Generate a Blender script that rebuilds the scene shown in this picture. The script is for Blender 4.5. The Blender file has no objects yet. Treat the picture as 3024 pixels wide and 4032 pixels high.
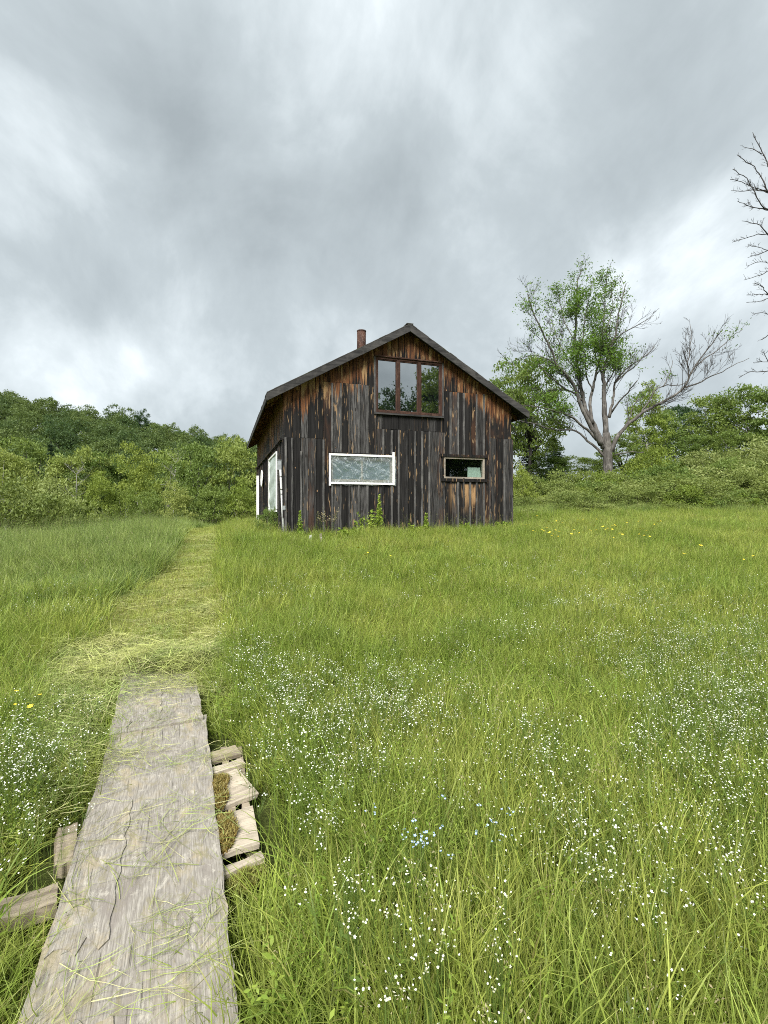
import bpy, math, random
import numpy as np
from mathutils import Vector, Matrix

R = random.Random(7)
rng = np.random.default_rng(7)
SC = bpy.context.scene
COL = SC.collection

# ------------------------------------------------------------------ camera
F, CX, HY, EYE = 1900.0, 1512.0, 2000.0, 1.65      # focal length and horizon in photo pixels, eye height
cd = bpy.data.cameras.new('camera'); cam = bpy.data.objects.new('camera', cd); COL.objects.link(cam)
cd.sensor_fit = 'VERTICAL'; cd.sensor_height = 36.0; cd.lens = F / 4032 * 36.0
cd.shift_y = -16 / 4032.0
cd.clip_start = 0.05; cd.clip_end = 3000
cam.location = (0, 0, EYE); cam.rotation_euler = (math.radians(90), 0, 0)
SC.camera = cam

# ------------------------------------------------------------------ colour management, sampling
SC.render.engine = 'CYCLES'
SC.view_settings.view_transform = 'Standard'; SC.view_settings.look = 'None'
SC.view_settings.gamma = 1.0; SC.view_settings.use_curve_mapping = False
SC.view_settings.exposure = 2.34
SC.cycles.max_bounces = 6; SC.cycles.diffuse_bounces = 4; SC.cycles.glossy_bounces = 3
SC.cycles.transmission_bounces = 4; SC.cycles.transparent_max_bounces = 10
SC.cycles.use_denoising = False; SC.cycles.filter_width = 1.0; SC.cycles.use_adaptive_sampling = True; SC.cycles.adaptive_threshold = 0.02

# ------------------------------------------------------------------ node helpers
def nd(nt, t, props=None, **ins):
    n = nt.nodes.new(t)
    for k, v in (props or {}).items(): setattr(n, k, v)
    for k, v in ins.items():
        s = n.inputs[int(k[1:])] if (k[0] == 'i' and k[1:].isdigit()) else n.inputs[k.replace('_', ' ')]
        if isinstance(v, bpy.types.NodeSocket): nt.links.new(v, s)
        elif isinstance(v, bpy.types.Node): nt.links.new(v.outputs[0], s)
        else: s.default_value = v
    return n
def mth(nt, op, a, b=0.0, c=None, clamp=False):
    kw = dict(i0=a, i1=b)
    if c is not None: kw['i2'] = c
    return nd(nt, 'ShaderNodeMath', {'operation': op, 'use_clamp': clamp}, **kw).outputs[0]
def rgba(c): return (c[0], c[1], c[2], 1.0)
def mixc(nt, f, a, b, mode='MIX'):
    a = rgba(a) if isinstance(a, tuple) else a
    b = rgba(b) if isinstance(b, tuple) else b
    return nd(nt, 'ShaderNodeMixRGB', {'blend_type': mode}, Fac=f, Color1=a, Color2=b).outputs[0]
def rng_map(nt, v, a, b, c=0.0, d=1.0, smooth=True):
    return nd(nt, 'ShaderNodeMapRange', {'interpolation_type': 'SMOOTHSTEP' if smooth else 'LINEAR'},
              Value=v, From_Min=a, From_Max=b, To_Min=c, To_Max=d).outputs[0]
def noise(nt, vec, scale, detail=4, rough=0.55, dist=0.0):
    return nd(nt, 'ShaderNodeTexNoise', None, Vector=vec, Scale=scale, Detail=detail, Roughness=rough, Distortion=dist).outputs[0]
def mapping(nt, vec, scale=(1, 1, 1), rot=(0, 0, 0), loc=(0, 0, 0)):
    return nd(nt, 'ShaderNodeMapping', None, Vector=vec, Scale=scale, Rotation=rot, Location=loc).outputs[0]
def new_mat(name):
    m = bpy.data.materials.new(name); m.use_nodes = True
    nt = m.node_tree; nt.nodes.clear()
    return m, nt, nd(nt, 'ShaderNodeOutputMaterial')
def attr(nt, name): return nd(nt, 'ShaderNodeAttribute', {'attribute_name': name}).outputs['Fac']
def bump(nt, h, strength=0.4, dist=0.01):
    return nd(nt, 'ShaderNodeBump', None, Strength=strength, Distance=dist, Height=h).outputs[0]
def principled(nt, out, col, rough=0.7, normal=None, spec=0.3, metal=0.0):
    kw = dict(Base_Color=rgba(col) if isinstance(col, tuple) else col, Roughness=rough, Metallic=metal)
    if normal is not None: kw['Normal'] = normal
    p = nd(nt, 'ShaderNodeBsdfPrincipled', None, **kw)
    p.inputs['Specular IOR Level'].default_value = spec
    if out is not None: nt.links.new(p.outputs[0], out.inputs[0])
    return p

# ------------------------------------------------------------------ sky (overcast, broken cloud layer over a Nishita sky) and sun
SUN_EL, SUN_AZ = math.radians(48), math.radians(196)     # azimuth clockwise from +Y: high, behind the camera, a little left
w = bpy.data.worlds.new('World'); SC.world = w; w.use_nodes = True
nt = w.node_tree; nt.nodes.clear()
wo = nd(nt, 'ShaderNodeOutputWorld')
tc = nd(nt, 'ShaderNodeTexCoord').outputs['Generated']
sep = nd(nt, 'ShaderNodeSeparateXYZ', None, Vector=tc)
zz = mth(nt, 'ADD', mth(nt, 'MAXIMUM', sep.outputs[2], 0.0), 0.95)
uv = nd(nt, 'ShaderNodeCombineXYZ', None, X=mth(nt, 'DIVIDE', sep.outputs[0], zz), Y=mth(nt, 'DIVIDE', sep.outputs[1], zz), Z=0.0).outputs[0]
uvs = mapping(nt, uv, scale=(3.0, 2.6, 1.0), rot=(0, 0, math.radians(-28)))
n_big = noise(nt, mapping(nt, uvs, loc=(3.1, 1.7, 0)), 0.75, 4, 0.5, 0.2)
n_mid = noise(nt, mapping(nt, uvs, loc=(7.3, 5.2, 0)), 1.75, 8, 0.57, 0.3)
n_fine = noise(nt, mapping(nt, uvs, scale=(1, .55, 1), rot=(0, 0, .25), loc=(1.3, 9.2, 0)), 3.6, 8, 0.6, 0.3)
val = mth(nt, 'ADD', mth(nt, 'MULTIPLY', n_big, 0.55), mth(nt, 'MULTIPLY', n_mid, 1.0))
val = mth(nt, 'ADD', val, mth(nt, 'MULTIPLY', n_fine, 0.34))          # about 0.8 on average
def sky_dir(px, py):
    return Vector(((px - CX) / F, 1.0, (HY - py) / F)).normalized()
for px, py, deg, amp in [(1850, 40, 13, .08), (2050, 330, 10, .12), (1300, 230, 7, .15), (110, 620, 9, .19), (200, 820, 6, .08), (1120, 560, 6, .07), (620, 1080, 6, .12),
                         (760, 1480, 11, .14), (250, 1430, 10, .12), (2700, 880, 8, .13), (2950, 1000, 7, .10), (450, 120, 8, .07), (2330, 1700, 9, .10),
                         (900, 700, 12, -.11), (1500, 900, 14, -.13), (1750, 560, 8, -.05), (1050, 1230, 7, -.10), (2300, 780, 9, -.10), (2800, 620, 8, -.08),
                         (2880, 150, 11, -.06), (560, 420, 9, -.10), (430, 1150, 5, -.14), (330, 900, 6, -.08), (100, 1050, 7, -.06), (60, 150, 9, -.04)]:
    d = sky_dir(px, py)
    dp = nd(nt, 'ShaderNodeVectorMath', {'operation': 'DOT_PRODUCT'}, i0=tc, i1=tuple(d)).outputs['Value']
    lobe = mth(nt, 'POWER', mth(nt, 'MAXIMUM', dp, 0.0), 1.4 / (1 - math.cos(math.radians(deg))))
    val = mth(nt, 'ADD', val, mth(nt, 'MULTIPLY', lobe, amp))
cl = nd(nt, 'ShaderNodeValToRGB', None, Fac=rng_map(nt, val, 0.60, 1.36, smooth=False))
e = cl.color_ramp.elements
e[0].position = 0.0; e[0].color = (0.084, 0.095, 0.100, 1)
e[1].position = 1.0; e[1].color = (0.242, 0.259, 0.266, 1)
k = e.new(0.42); k.color = (0.118, 0.132, 0.138, 1)
k = e.new(0.7); k.color = (0.165, 0.181, 0.188, 1)
skyt = nd(nt, 'ShaderNodeTexSky', {'sky_type': 'NISHITA', 'sun_disc': False, 'sun_elevation': SUN_EL, 'sun_rotation': SUN_AZ})
nish = mixc(nt, 1.0, skyt.outputs[0], (0.04, 0.04, 0.04), 'MULTIPLY')
col = mixc(nt, 0.96, nish, cl.outputs[0])
nt.links.new(nd(nt, 'ShaderNodeBackground', None, Color=col, Strength=1.0).outputs[0], wo.inputs[0])

sd = bpy.data.lights.new('sun', 'SUN'); sun = bpy.data.objects.new('sun', sd); COL.objects.link(sun)
sd.energy = 1.5; sd.angle = math.radians(32); sd.color = (1.0, 0.97, 0.91)
sv = Vector((math.sin(SUN_AZ) * math.cos(SUN_EL), math.cos(SUN_AZ) * math.cos(SUN_EL), math.sin(SUN_EL)))
sun.rotation_euler = (-sv).to_track_quat('-Z', 'Y').to_euler(); sun.location = sv * 60

# ------------------------------------------------------------------ mesh helpers
class MB:
    """collects vertices, faces, a per-vertex tint and blade parameter, and builds one mesh"""
    def __init__(s): s.v, s.f, s.t, s.u, s.m, s.n = [], [], [], [], [], 0
    def add(s, V, Fc, tint=0.5, u=0.0, mi=0):
        V = np.asarray(V, float).reshape(-1, 3); Fc = np.asarray(Fc, int)
        s.v.append(V); s.f.append(Fc + s.n); s.m.append(np.full(len(Fc), mi, int))
        s.t.append(np.broadcast_to(np.asarray(tint, float), (len(V),)).copy())
        s.u.append(np.broadcast_to(np.asarray(u, float), (len(V),)).copy()); s.n += len(V)
    def mesh(s, name, mats, smooth=False):
        me = bpy.data.meshes.new(name)
        V = np.concatenate(s.v); me.vertices.add(len(V)); me.vertices.foreach_set('co', V.ravel())
        tot = np.concatenate([np.full(len(f), f.shape[1]) for f in s.f]); lv = np.concatenate([f.ravel() for f in s.f])
        me.loops.add(len(lv)); me.loops.foreach_set('vertex_index', lv.astype(np.int32))
        me.polygons.add(len(tot)); me.polygons.foreach_set('loop_start', (np.cumsum(tot) - tot).astype(np.int32))
        me.polygons.foreach_set('loop_total', tot.astype(np.int32))
        me.polygons.foreach_set('material_index', np.concatenate(s.m).astype(np.int32))
        me.polygons.foreach_set('use_smooth', np.full(len(tot), smooth, bool))
        for m in (mats if isinstance(mats, (list, tuple)) else [mats]): me.materials.append(m)
        for nm, a in (('tint', s.t), ('along', s.u)):
            at = me.attributes.new(nm, 'FLOAT', 'POINT'); at.data.foreach_set('value', np.concatenate(a).astype(np.float32))
        me.update(calc_edges=True); me.validate()
        return me
    def box(s, x0, x1, y0, y1, z0, z1, tint=0.5, mi=0, ztop=None, j=0.0):
        za, zb = ztop if ztop else (z1, z1)
        V = np.array([[x0, y0, z0], [x1, y0, z0], [x1, y1, z0], [x0, y1, z0], [x0, y0, za], [x1, y0, zb], [x1, y1, zb], [x0, y1, za]], float)
        if j: V = V + rng.uniform(-j, j, V.shape) * (1, .3, 1)
        s.add(V, [[0, 1, 5, 4], [1, 2, 6, 5], [2, 3, 7, 6], [3, 0, 4, 7], [4, 5, 6, 7], [3, 2, 1, 0]], tint, 0, mi)
    def obox(s, c, ax, ay, az, tint=0.5, mi=0):
        """box from a centre and three half-axis vectors"""
        c, ax, ay, az = map(lambda q: np.asarray(q, float), (c, ax, ay, az))
        V = [c + sx * ax + sy * ay + sz * az for sz in (-1, 1) for sx, sy in ((-1, -1), (1, -1), (1, 1), (-1, 1))]
        s.add(V, [[0, 1, 5, 4], [1, 2, 6, 5], [2, 3, 7, 6], [3, 0, 4, 7], [4, 5, 6, 7], [3, 2, 1, 0]], tint, 0, mi)
    def tube(s, P, rad, sides=6, tint=0.5, mi=0, cap=True, lump=0.0):
        P = np.asarray(P, float); n = len(P); rad = np.broadcast_to(np.asarray(rad, float), (n,))
        T = np.gradient(P, axis=0); T /= np.linalg.norm(T, axis=1)[:, None] + 1e-9
        ref = np.array([0.31, 0.95, 0.05]) if abs(T[0][2]) > .6 else np.array([0., 0., 1.])
        A = np.cross(T, ref); A /= np.linalg.norm(A, axis=1)[:, None] + 1e-9; B = np.cross(T, A)
        a = np.arange(sides) / sides * 2 * math.pi
        rr = rad[:, None] * (1 + (lump * rng.normal(0, 1, (n, sides)) if lump else 0))
        V = P[:, None] + rr[..., None] * (np.cos(a)[None, :, None] * A[:, None] + np.sin(a)[None, :, None] * B[:, None])
        i = np.arange(n - 1)[:, None] * sides; jx = np.arange(sides)[None]; j2 = (jx + 1) % sides
        Fq = np.stack([i + jx, i + j2, i + sides + j2, i + sides + jx], -1).reshape(-1, 4)
        n0 = s.n; s.add(V.reshape(-1, 3), Fq, tint, 0, mi)
        if cap and sides > 2:
            s.f.append(np.array([[n0 + (n - 1) * sides + q for q in range(sides)]])); s.m.append(np.array([mi]))
            s.f.append(np.array([[n0 + q for q in reversed(range(sides))]])); s.m.append(np.array([mi]))

def obj(name, me, parent=None, kind=None, label=None, cat=None, group=None):
    o = bpy.data.objects.new(name, me); COL.objects.link(o)
    if parent is not None: o.parent = parent
    tag(o, label, cat, group, kind); return o
def tag(o, label=None, cat=None, group=None, kind=None):
    if label: o['label'] = label
    if cat: o['category'] = cat
    if group: o['group'] = group
    if kind: o['kind'] = kind
    return o
def empty(name, loc, rz=0.0, label=None, cat=None, group=None, scale=1.0):
    o = bpy.data.objects.new(name, None); COL.objects.link(o); o.location = loc; o.rotation_euler = (0, 0, rz)
    o.scale = (scale,) * 3 if not isinstance(scale, tuple) else scale
    o.empty_display_size = 0.2
    return tag(o, label, cat, group)
def copy_tree(o, parent=None):
    c = o.copy(); COL.objects.link(c)
    if parent is not None: c.parent = parent
    for ch in list(o.children): copy_tree(ch, c)
    return c

# ------------------------------------------------------------------ terrain
def sstep(a, b, x):
    t = np.clip((np.asarray(x, float) - a) / (b - a), 0, 1); return t * t * (3 - 2 * t)
def H(x, y):
    x = np.asarray(x, float); y = np.asarray(y, float)
    ramp = np.interp(y, [4.2, 6, 13, 20, 26], [0, .15, .84, .97, 1.0])
    L = sstep(-3, -11, x); Rr = sstep(1.5, 7, x)
    right = np.interp(y, [4.2, 13, 22, 28, 45, 90], [0, .86, 1.42, 2.0, 3.2, 4.0]) + sstep(14, 26, x) * sstep(24, 36, y) * 1.0
    yc = np.clip(15 + (x + 11) * 2.2, 13, 27)
    drop = np.minimum(0.085 * np.maximum(y - yc, 0) ** 1.15, 3.6)
    hill = np.interp(x, [-420, -200, -143, -58, 0, 35, 60], [46, 42, 36, 18.5, 8, 1, 0]) * sstep(66, 185, y)
    h = (ramp * (1 - .42 * L) - drop) * (1 - Rr) + right * Rr + hill
    far = sstep(6, 30, np.abs(y))
    h = h + (.02 * np.sin(1.7 * x + .6 * y) + .015 * np.sin(2.9 * y - 1.1 * x + 1)) * sstep(3.5, 6, y) + far * .12 * np.sin(.33 * x + 1) * np.sin(.27 * y)
    return h
def h1(x, y): return float(H(x, y))
def at(px, py, D): return np.array([(px - CX) / F * D, D, EYE + (HY - py) / F * D])
def on_z(px, py, z):                       # point of the photo on a level plane
    D = (EYE - z) * F / (py - HY); return np.array([(px - CX) / F * D, D, z])
Dm = np.concatenate([np.arange(.9, 12, .02), np.arange(12, 70, .06)])
def gp(px, py, hh=0.0):                    # where the sight line meets the ground (or a level hh above it)
    xs = (px - CX) / F * Dm; zs = EYE + (HY - py) / F * Dm
    k = np.nonzero(zs <= H(xs, Dm) + hh)[0]
    i = k[0] if len(k) else len(Dm) - 1
    return np.array([xs[i], Dm[i], float(H(xs[i], Dm[i]))])

# ------------------------------------------------------------------ materials
def grass_mat(name, c1, c2, c3, straw=(.42, .36, .15), straw_amt=.93, transl=.5, sc=.45, tip=.38):
    m, nt, out = new_mat(name)
    pos = nd(nt, 'ShaderNodeNewGeometry').outputs['Position']
    a = noise(nt, pos, sc, 3, .6); b = noise(nt, pos, sc * 5.5, 2, .6)
    t = attr(nt, 'tint'); u = attr(nt, 'along')
    c = mixc(nt, rng_map(nt, a, .36, .64), c1, c2)
    c = mixc(nt, mth(nt, 'MULTIPLY', rng_map(nt, b, .42, .72), .65), c, c3)
    c = mixc(nt, mth(nt, 'MULTIPLY', rng_map(nt, t, straw_amt, straw_amt + .04), .85), c, straw)
    c = mixc(nt, mth(nt, 'MULTIPLY', mth(nt, 'POWER', u, 2.0), tip), c, (.50, .53, .17))
    v = rng_map(nt, nd(nt, 'ShaderNodeObjectInfo').outputs['Random'], 0, 1, .82, 1.16, False)
    v = mth(nt, 'MULTIPLY', v, rng_map(nt, mth(nt, 'FRACT', mth(nt, 'MULTIPLY', t, 7.13)), 0, 1, .58, 1.34, False))
    c = mixc(nt, 1.0, c, nd(nt, 'ShaderNodeCombineColor', None, i0=v, i1=v, i2=v).outputs[0], 'MULTIPLY')
    d = principled(nt, None, c, .45, spec=.3)
    tr = nd(nt, 'ShaderNodeBsdfTranslucent', None, Color=c)
    nt.links.new(nd(nt, 'ShaderNodeMixShader', None, i0=transl, i1=d.outputs[0], i2=tr.outputs[0]).outputs[0], out.inputs[0])
    return m
def leaf_mat(name, c1, c2, transl=.4, hue_rand=.5, sc=.6):
    m, nt, out = new_mat(name)
    t = attr(nt, 'tint'); r = nd(nt, 'ShaderNodeObjectInfo').outputs['Random']
    c = mixc(nt, mth(nt, 'ADD', mth(nt, 'MULTIPLY', t, 1 - hue_rand), mth(nt, 'MULTIPLY', r, hue_rand), clamp=True), c1, c2)
    d = principled(nt, None, c, .5, spec=.3)
    tr = nd(nt, 'ShaderNodeBsdfTranslucent', None, Color=mixc(nt, .3, c, (c2[0] * 1.3, c2[1] * 1.2, c2[2] * .6)))
    nt.links.new(nd(nt, 'ShaderNodeMixShader', None, i0=transl, i1=d.outputs[0], i2=tr.outputs[0]).outputs[0], out.inputs[0])
    return m
def plain_mat(name, col, rough=.7, spec=.3, metal=0.0, var=.25, scale=9.0, bmp=.2):
    m, nt, out = new_mat(name)
    oc = nd(nt, 'ShaderNodeTexCoord').outputs['Object']
    n = noise(nt, oc, scale, 6, .65); n2 = noise(nt, oc, scale * 6, 3, .6)
    c = mixc(nt, rng_map(nt, n, .3, .7), tuple(q * (1 - var) for q in col), tuple(min(1, q * (1 + var * .6)) for q in col))
    principled(nt, out, c, rough, bump(nt, n2, bmp, .006), spec, metal)
    return m
def wood_mat(name, dark, mid, light, grain_axis='X', grain=26.0, moss=None, rough=.85, streak=.5, bmp=.5):
    """weathered bare wood with grain along one axis of the object's own coordinates"""
    m, nt, out = new_mat(name)
    oc = nd(nt, 'ShaderNodeTexCoord').outputs['Object']
    r = attr(nt, 'tint')
    off = nd(nt, 'ShaderNodeCombineXYZ', None, X=mth(nt, 'MULTIPLY', r, 7.0), Y=mth(nt, 'MULTIPLY', r, 13.0), Z=mth(nt, 'MULTIPLY', r, 3.0)).outputs[0]
    oc2 = nd(nt, 'ShaderNodeVectorMath', {'operation': 'ADD'}, i0=oc, i1=off).outputs[0]
    sc = {'X': (1.2, grain, grain), 'Y': (grain, 1.2, grain), 'Z': (grain, grain, 1.2)}[grain_axis]
    g = noise(nt, mapping(nt, oc2, scale=sc), 1.0, 5, .65, .6)
    g2 = noise(nt, mapping(nt, oc2, scale=tuple(q * 3.3 for q in sc)), 1.0, 3, .6)
    pch = noise(nt, oc2, 3.2, 5, .6)
    c = mixc(nt, rng_map(nt, g, .33, .66), dark, mid)
    c = mixc(nt, mth(nt, 'MULTIPLY', rng_map(nt, pch, .48, .66), streak), c, light)
    c = mixc(nt, mth(nt, 'MULTIPLY', rng_map(nt, g2, .58, .7), .6), c, tuple(q * .35 for q in dark))
    if moss:
        ms = noise(nt, oc2, 5.0, 6, .7)
        c = mixc(nt, mth(nt, 'MULTIPLY', rng_map(nt, ms, .56, .68), .6), c, moss)
    principled(nt, out, c, rough, bump(nt, mth(nt, 'ADD', g, mth(nt, 'MULTIPLY', g2, .5)), bmp, .004), .2)
    return m

M = {}
M['meadow'] = grass_mat('meadow_grass', (.255, .35, .050), (.40, .445, .090), (.16, .275, .038))
M['lush'] = grass_mat('lush_grass', (.22, .335, .085), (.30, .39, .10), (.18, .30, .085), straw=(.4, .42, .22), straw_amt=.9)
M['path_grass'] = grass_mat('mown_grass', (.31, .40, .08), (.43, .48, .12), (.21, .32, .06), straw_amt=.8)
M['clip'] = grass_mat('clippings', (.31, .38, .11), (.44, .46, .16), (.22, .32, .09), straw_amt=.78, straw=(.48, .45, .24), transl=.25, tip=.1)
M['broad'] = grass_mat('broad_grass', (.22, .36, .05), (.31, .42, .07), (.17, .30, .05), straw_amt=.95)
M['seed'] = grass_mat('seed_heads', (.30, .26, .15), (.34, .30, .18), (.30, .22, .17), transl=.3)
M['forb'] = leaf_mat('forb_leaves', (.15, .26, .035), (.36, .44, .075), hue_rand=.35)
M['stemgreen'] = leaf_mat('flower_stems', (.14, .22, .05), (.2, .28, .06))
M['leaf'] = leaf_mat('tree_leaves', (.095, .165, .036), (.205, .27, .062))
M['leaf_bright'] = leaf_mat('bright_leaves', (.155, .235, .036), (.28, .335, .066))
M['leaf_left'] = leaf_mat('treeline_leaves', (.13, .21, .038), (.255, .315, .07))
M['leaf_pale'] = leaf_mat('pale_treeline_leaves', (.21, .28, .06), (.34, .38, .11))
M['leaf_dark'] = leaf_mat('dark_leaves', (.022, .055, .018), (.05, .10, .028))
M['leaf_far'] = leaf_mat('far_leaves', (.05, .10, .034), (.16, .215, .06), hue_rand=.72)
M['needle'] = leaf_mat('needles', (.018, .042, .018), (.04, .075, .026), transl=.15)
M['shrub'] = leaf_mat('shrub_leaves', (.135, .19, .048), (.265, .315, .085))
M['shrub_pale'] = leaf_mat('pale_shrub_leaves', (.24, .30, .09), (.34, .39, .14))
M['ashleaf'] = leaf_mat('ash_leaves', (.075, .16, .022), (.17, .28, .04), hue_rand=.0)
M['bark'] = wood_mat('grey_bark', (.05, .045, .04), (.135, .125, .115), (.25, .235, .215), 'Z', 10.0, bmp=.9)
M['bark_dark'] = wood_mat('dark_bark', (.03, .027, .026), (.065, .06, .056), (.11, .10, .095), 'Z', 8.0, bmp=.8)
M['bark_pale'] = wood_mat('pale_bark', (.22, .21, .19), (.38, .37, .34), (.5, .49, .46), 'Z', 8.0, bmp=.5)
M['white'] = plain_mat('white_petals', (.74, .76, .66), .6, var=.08, bmp=.05)
M['blue'] = plain_mat('blue_petals', (.36, .52, .86), .6, var=.1, bmp=.05)
M['yellow'] = plain_mat('yellow_petals', (.85, .66, .05), .6, var=.1, bmp=.05)
M['white_paint'] = plain_mat('white_paint', (.80, .80, .78), .5, var=.10, scale=6)
M['pvc'] = plain_mat('grey_conduit', (.55, .56, .56), .45, var=.2, scale=5)
M['meter'] = plain_mat('grey_meter_box', (.28, .30, .31), .5, var=.2)
M['steel'] = plain_mat('dull_steel', (.35, .35, .34), .5, metal=.6)
M['dark_in'] = plain_mat('dark_interior', (.03, .028, .026), .9)
M['moss'] = grass_mat('brown_moss', (.17, .105, .028), (.24, .155, .04), (.16, .13, .03), straw_amt=.9, transl=.2, sc=6)
M['moss_green'] = grass_mat('olive_moss', (.16, .15, .03), (.20, .20, .04), (.12, .13, .02), straw_amt=.93, transl=.2, sc=6)
M['pallet'] = wood_mat('pallet_wood', (.27, .23, .18), (.45, .39, .31), (.53, .465, .37), 'X', 34.0, bmp=.6, streak=.6)
M['old_plank'] = wood_mat('old_plank', (.16, .13, .10), (.33, .28, .21), (.40, .35, .25), 'X', 30.0, moss=(.20, .20, .06))
M['grey_trim'] = wood_mat('grey_trim', (.02, .0195, .0195), (.056, .054, .053), (.085, .08, .075), 'X', 18.0, bmp=.6)
M['grey_trim_z'] = wood_mat('grey_trim_upright', (.03, .0285, .028), (.12, .117, .115), (.17, .163, .155), 'Z', 18.0, bmp=.6)
M['tan_frame'] = wood_mat('tan_frame', (.19, .16, .13), (.32, .28, .23), (.38, .34, .28), 'X', 14.0, bmp=.3)
M['red_frame'] = wood_mat('red_brown_frame', (.028, .015, .012), (.065, .032, .023), (.13, .075, .055), 'Z', 16.0, bmp=.4, streak=.6)

# weathered siding: grey and black where rain reaches it, orange brown where the roof has kept it dry
def siding_mat():
    m, nt, out = new_mat('weathered_siding')
    oc = nd(nt, 'ShaderNodeTexCoord').outputs['Object']; s = nd(nt, 'ShaderNodeSeparateXYZ', None, Vector=oc)
    r = attr(nt, 'tint')
    r2 = mth(nt, 'FRACT', mth(nt, 'MULTIPLY', r, 17.31)); r3 = mth(nt, 'FRACT', mth(nt, 'MULTIPLY', r, 41.7))
    off = nd(nt, 'ShaderNodeCombineXYZ', None, X=mth(nt, 'MULTIPLY', r, 19.0), Y=mth(nt, 'MULTIPLY', r2, 7.0), Z=mth(nt, 'MULTIPLY', r, 31.0)).outputs[0]
    o2 = nd(nt, 'ShaderNodeVectorMath', {'operation': 'ADD'}, i0=oc, i1=off).outputs[0]
    g = noise(nt, mapping(nt, o2, scale=(22, 22, .9)), 1.0, 5, .65, .5)
    gf = noise(nt, mapping(nt, o2, scale=(75, 75, 2.2)), 1.0, 4, .65)
    pch = noise(nt, mapping(nt, o2, scale=(6, 6, 1.1)), 1.0, 4, .6, .8)
    c = mixc(nt, rng_map(nt, g, .36, .66), (.0028, .0025, .0026), (.0155, .0142, .0142))
    c = mixc(nt, mth(nt, 'MULTIPLY', rng_map(nt, r2, .55, 1.0), rng_map(nt, gf, .38, .70)), c, (.125, .121, .119))
    c = mixc(nt, mth(nt, 'MULTIPLY', rng_map(nt, mth(nt, 'ADD', r3, mth(nt, 'MULTIPLY', rng_map(nt, s.outputs[0], 3.0, 6.5), .18)), .80, 1.0), mth(nt, 'MULTIPLY', rng_map(nt, pch, .40, .66), .5)), c, (.085, .038, .02))
    # long pale splits where the grey skin has come away
    isl = mth(nt, 'MULTIPLY', rng_map(nt, noise(nt, mapping(nt, o2, scale=(17, 17, 1.9)), 1.0, 2, .5, .9), .62, .665), rng_map(nt, r3, .1, .5))
    c = mixc(nt, mth(nt, 'MULTIPLY', isl, .62), c, mixc(nt, gf, (.20, .11, .05), (.52, .36, .20)))
    # dry band below the roof line and below sheltering sills
    fold = mth(nt, 'ABSOLUTE', mth(nt, 'SUBTRACT', s.outputs[0], 3.535))
    rz = mth(nt, 'MINIMUM', mth(nt, 'SUBTRACT', 6.06, mth(nt, 'MULTIPLY', fold, .566)), 6.06)
    rz = mth(nt, 'MAXIMUM', rz, 4.06)
    dist = mth(nt, 'SUBTRACT', rz, s.outputs[2])
    lim = mth(nt, 'ADD', mth(nt, 'ADD', .40, mth(nt, 'MULTIPLY', r2, .48)), mth(nt, 'MULTIPLY', mth(nt, 'SUBTRACT', g, .5), 1.9))
    lim = mth(nt, 'ADD', lim, mth(nt, 'MULTIPLY', mth(nt, 'LESS_THAN', s.outputs[0], -.015), .45))
    dry = rng_map(nt, mth(nt, 'SUBTRACT', lim, dist), -.14, .16)
    tan_ = mixc(nt, rng_map(nt, g, .35, .62), (.036, .014, .008), (.20, .082, .032))
    tan_ = mixc(nt, mth(nt, 'MULTIPLY', rng_map(nt, pch, .50, .70), .8), tan_, (.50, .33, .165))
    tan_ = mixc(nt, mth(nt, 'MULTIPLY', rng_map(nt, pch, .44, .30), .75), tan_, (.016, .011, .010))
    c = mixc(nt, mth(nt, 'MULTIPLY', dry, .92), c, tan_)
    sill = mth(nt, 'MULTIPLY', mth(nt, 'MULTIPLY', rng_map(nt, s.outputs[0], 4.85, 5.05), rng_map(nt, s.outputs[0], 6.15, 5.9)),
               rng_map(nt, mth(nt, 'ADD', s.outputs[2], mth(nt, 'MULTIPLY', g, .9)), 1.05, 1.75))
    sill = mth(nt, 'MULTIPLY', sill, rng_map(nt, s.outputs[2], 1.62, 1.55))
    c = mixc(nt, mth(nt, 'MULTIPLY', sill, mth(nt, 'MULTIPLY', rng_map(nt, pch, .4, .6), .8)), c, mixc(nt, gf, (.24, .11, .045), (.55, .37, .19)))
    # knots
    vo = nd(nt, 'ShaderNodeTexVoronoi', None, Vector=mapping(nt, o2, scale=(5.5, .01, 2.6)), Scale=1.0)
    kn = vo.outputs['Distance']
    c = mixc(nt, mth(nt, 'MULTIPLY', rng_map(nt, kn, .15, .10), .8), c, (.010, .007, .006))
    c = mixc(nt, mth(nt, 'MULTIPLY', rng_map(nt, kn, .085, .06), mth(nt, 'MULTIPLY', rng_map(nt, vo.outputs['Color'], .35, .6), .8)), c, (.36, .22, .12))
    hgt = mth(nt, 'ADD', mth(nt, 'ADD', g, mth(nt, 'MULTIPLY', gf, .6)), mth(nt, 'MULTIPLY', isl, .5))
    principled(nt, out, c, .82, bump(nt, hgt, .55, .006), .25)
    return m
M['siding'] = siding_mat()

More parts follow.
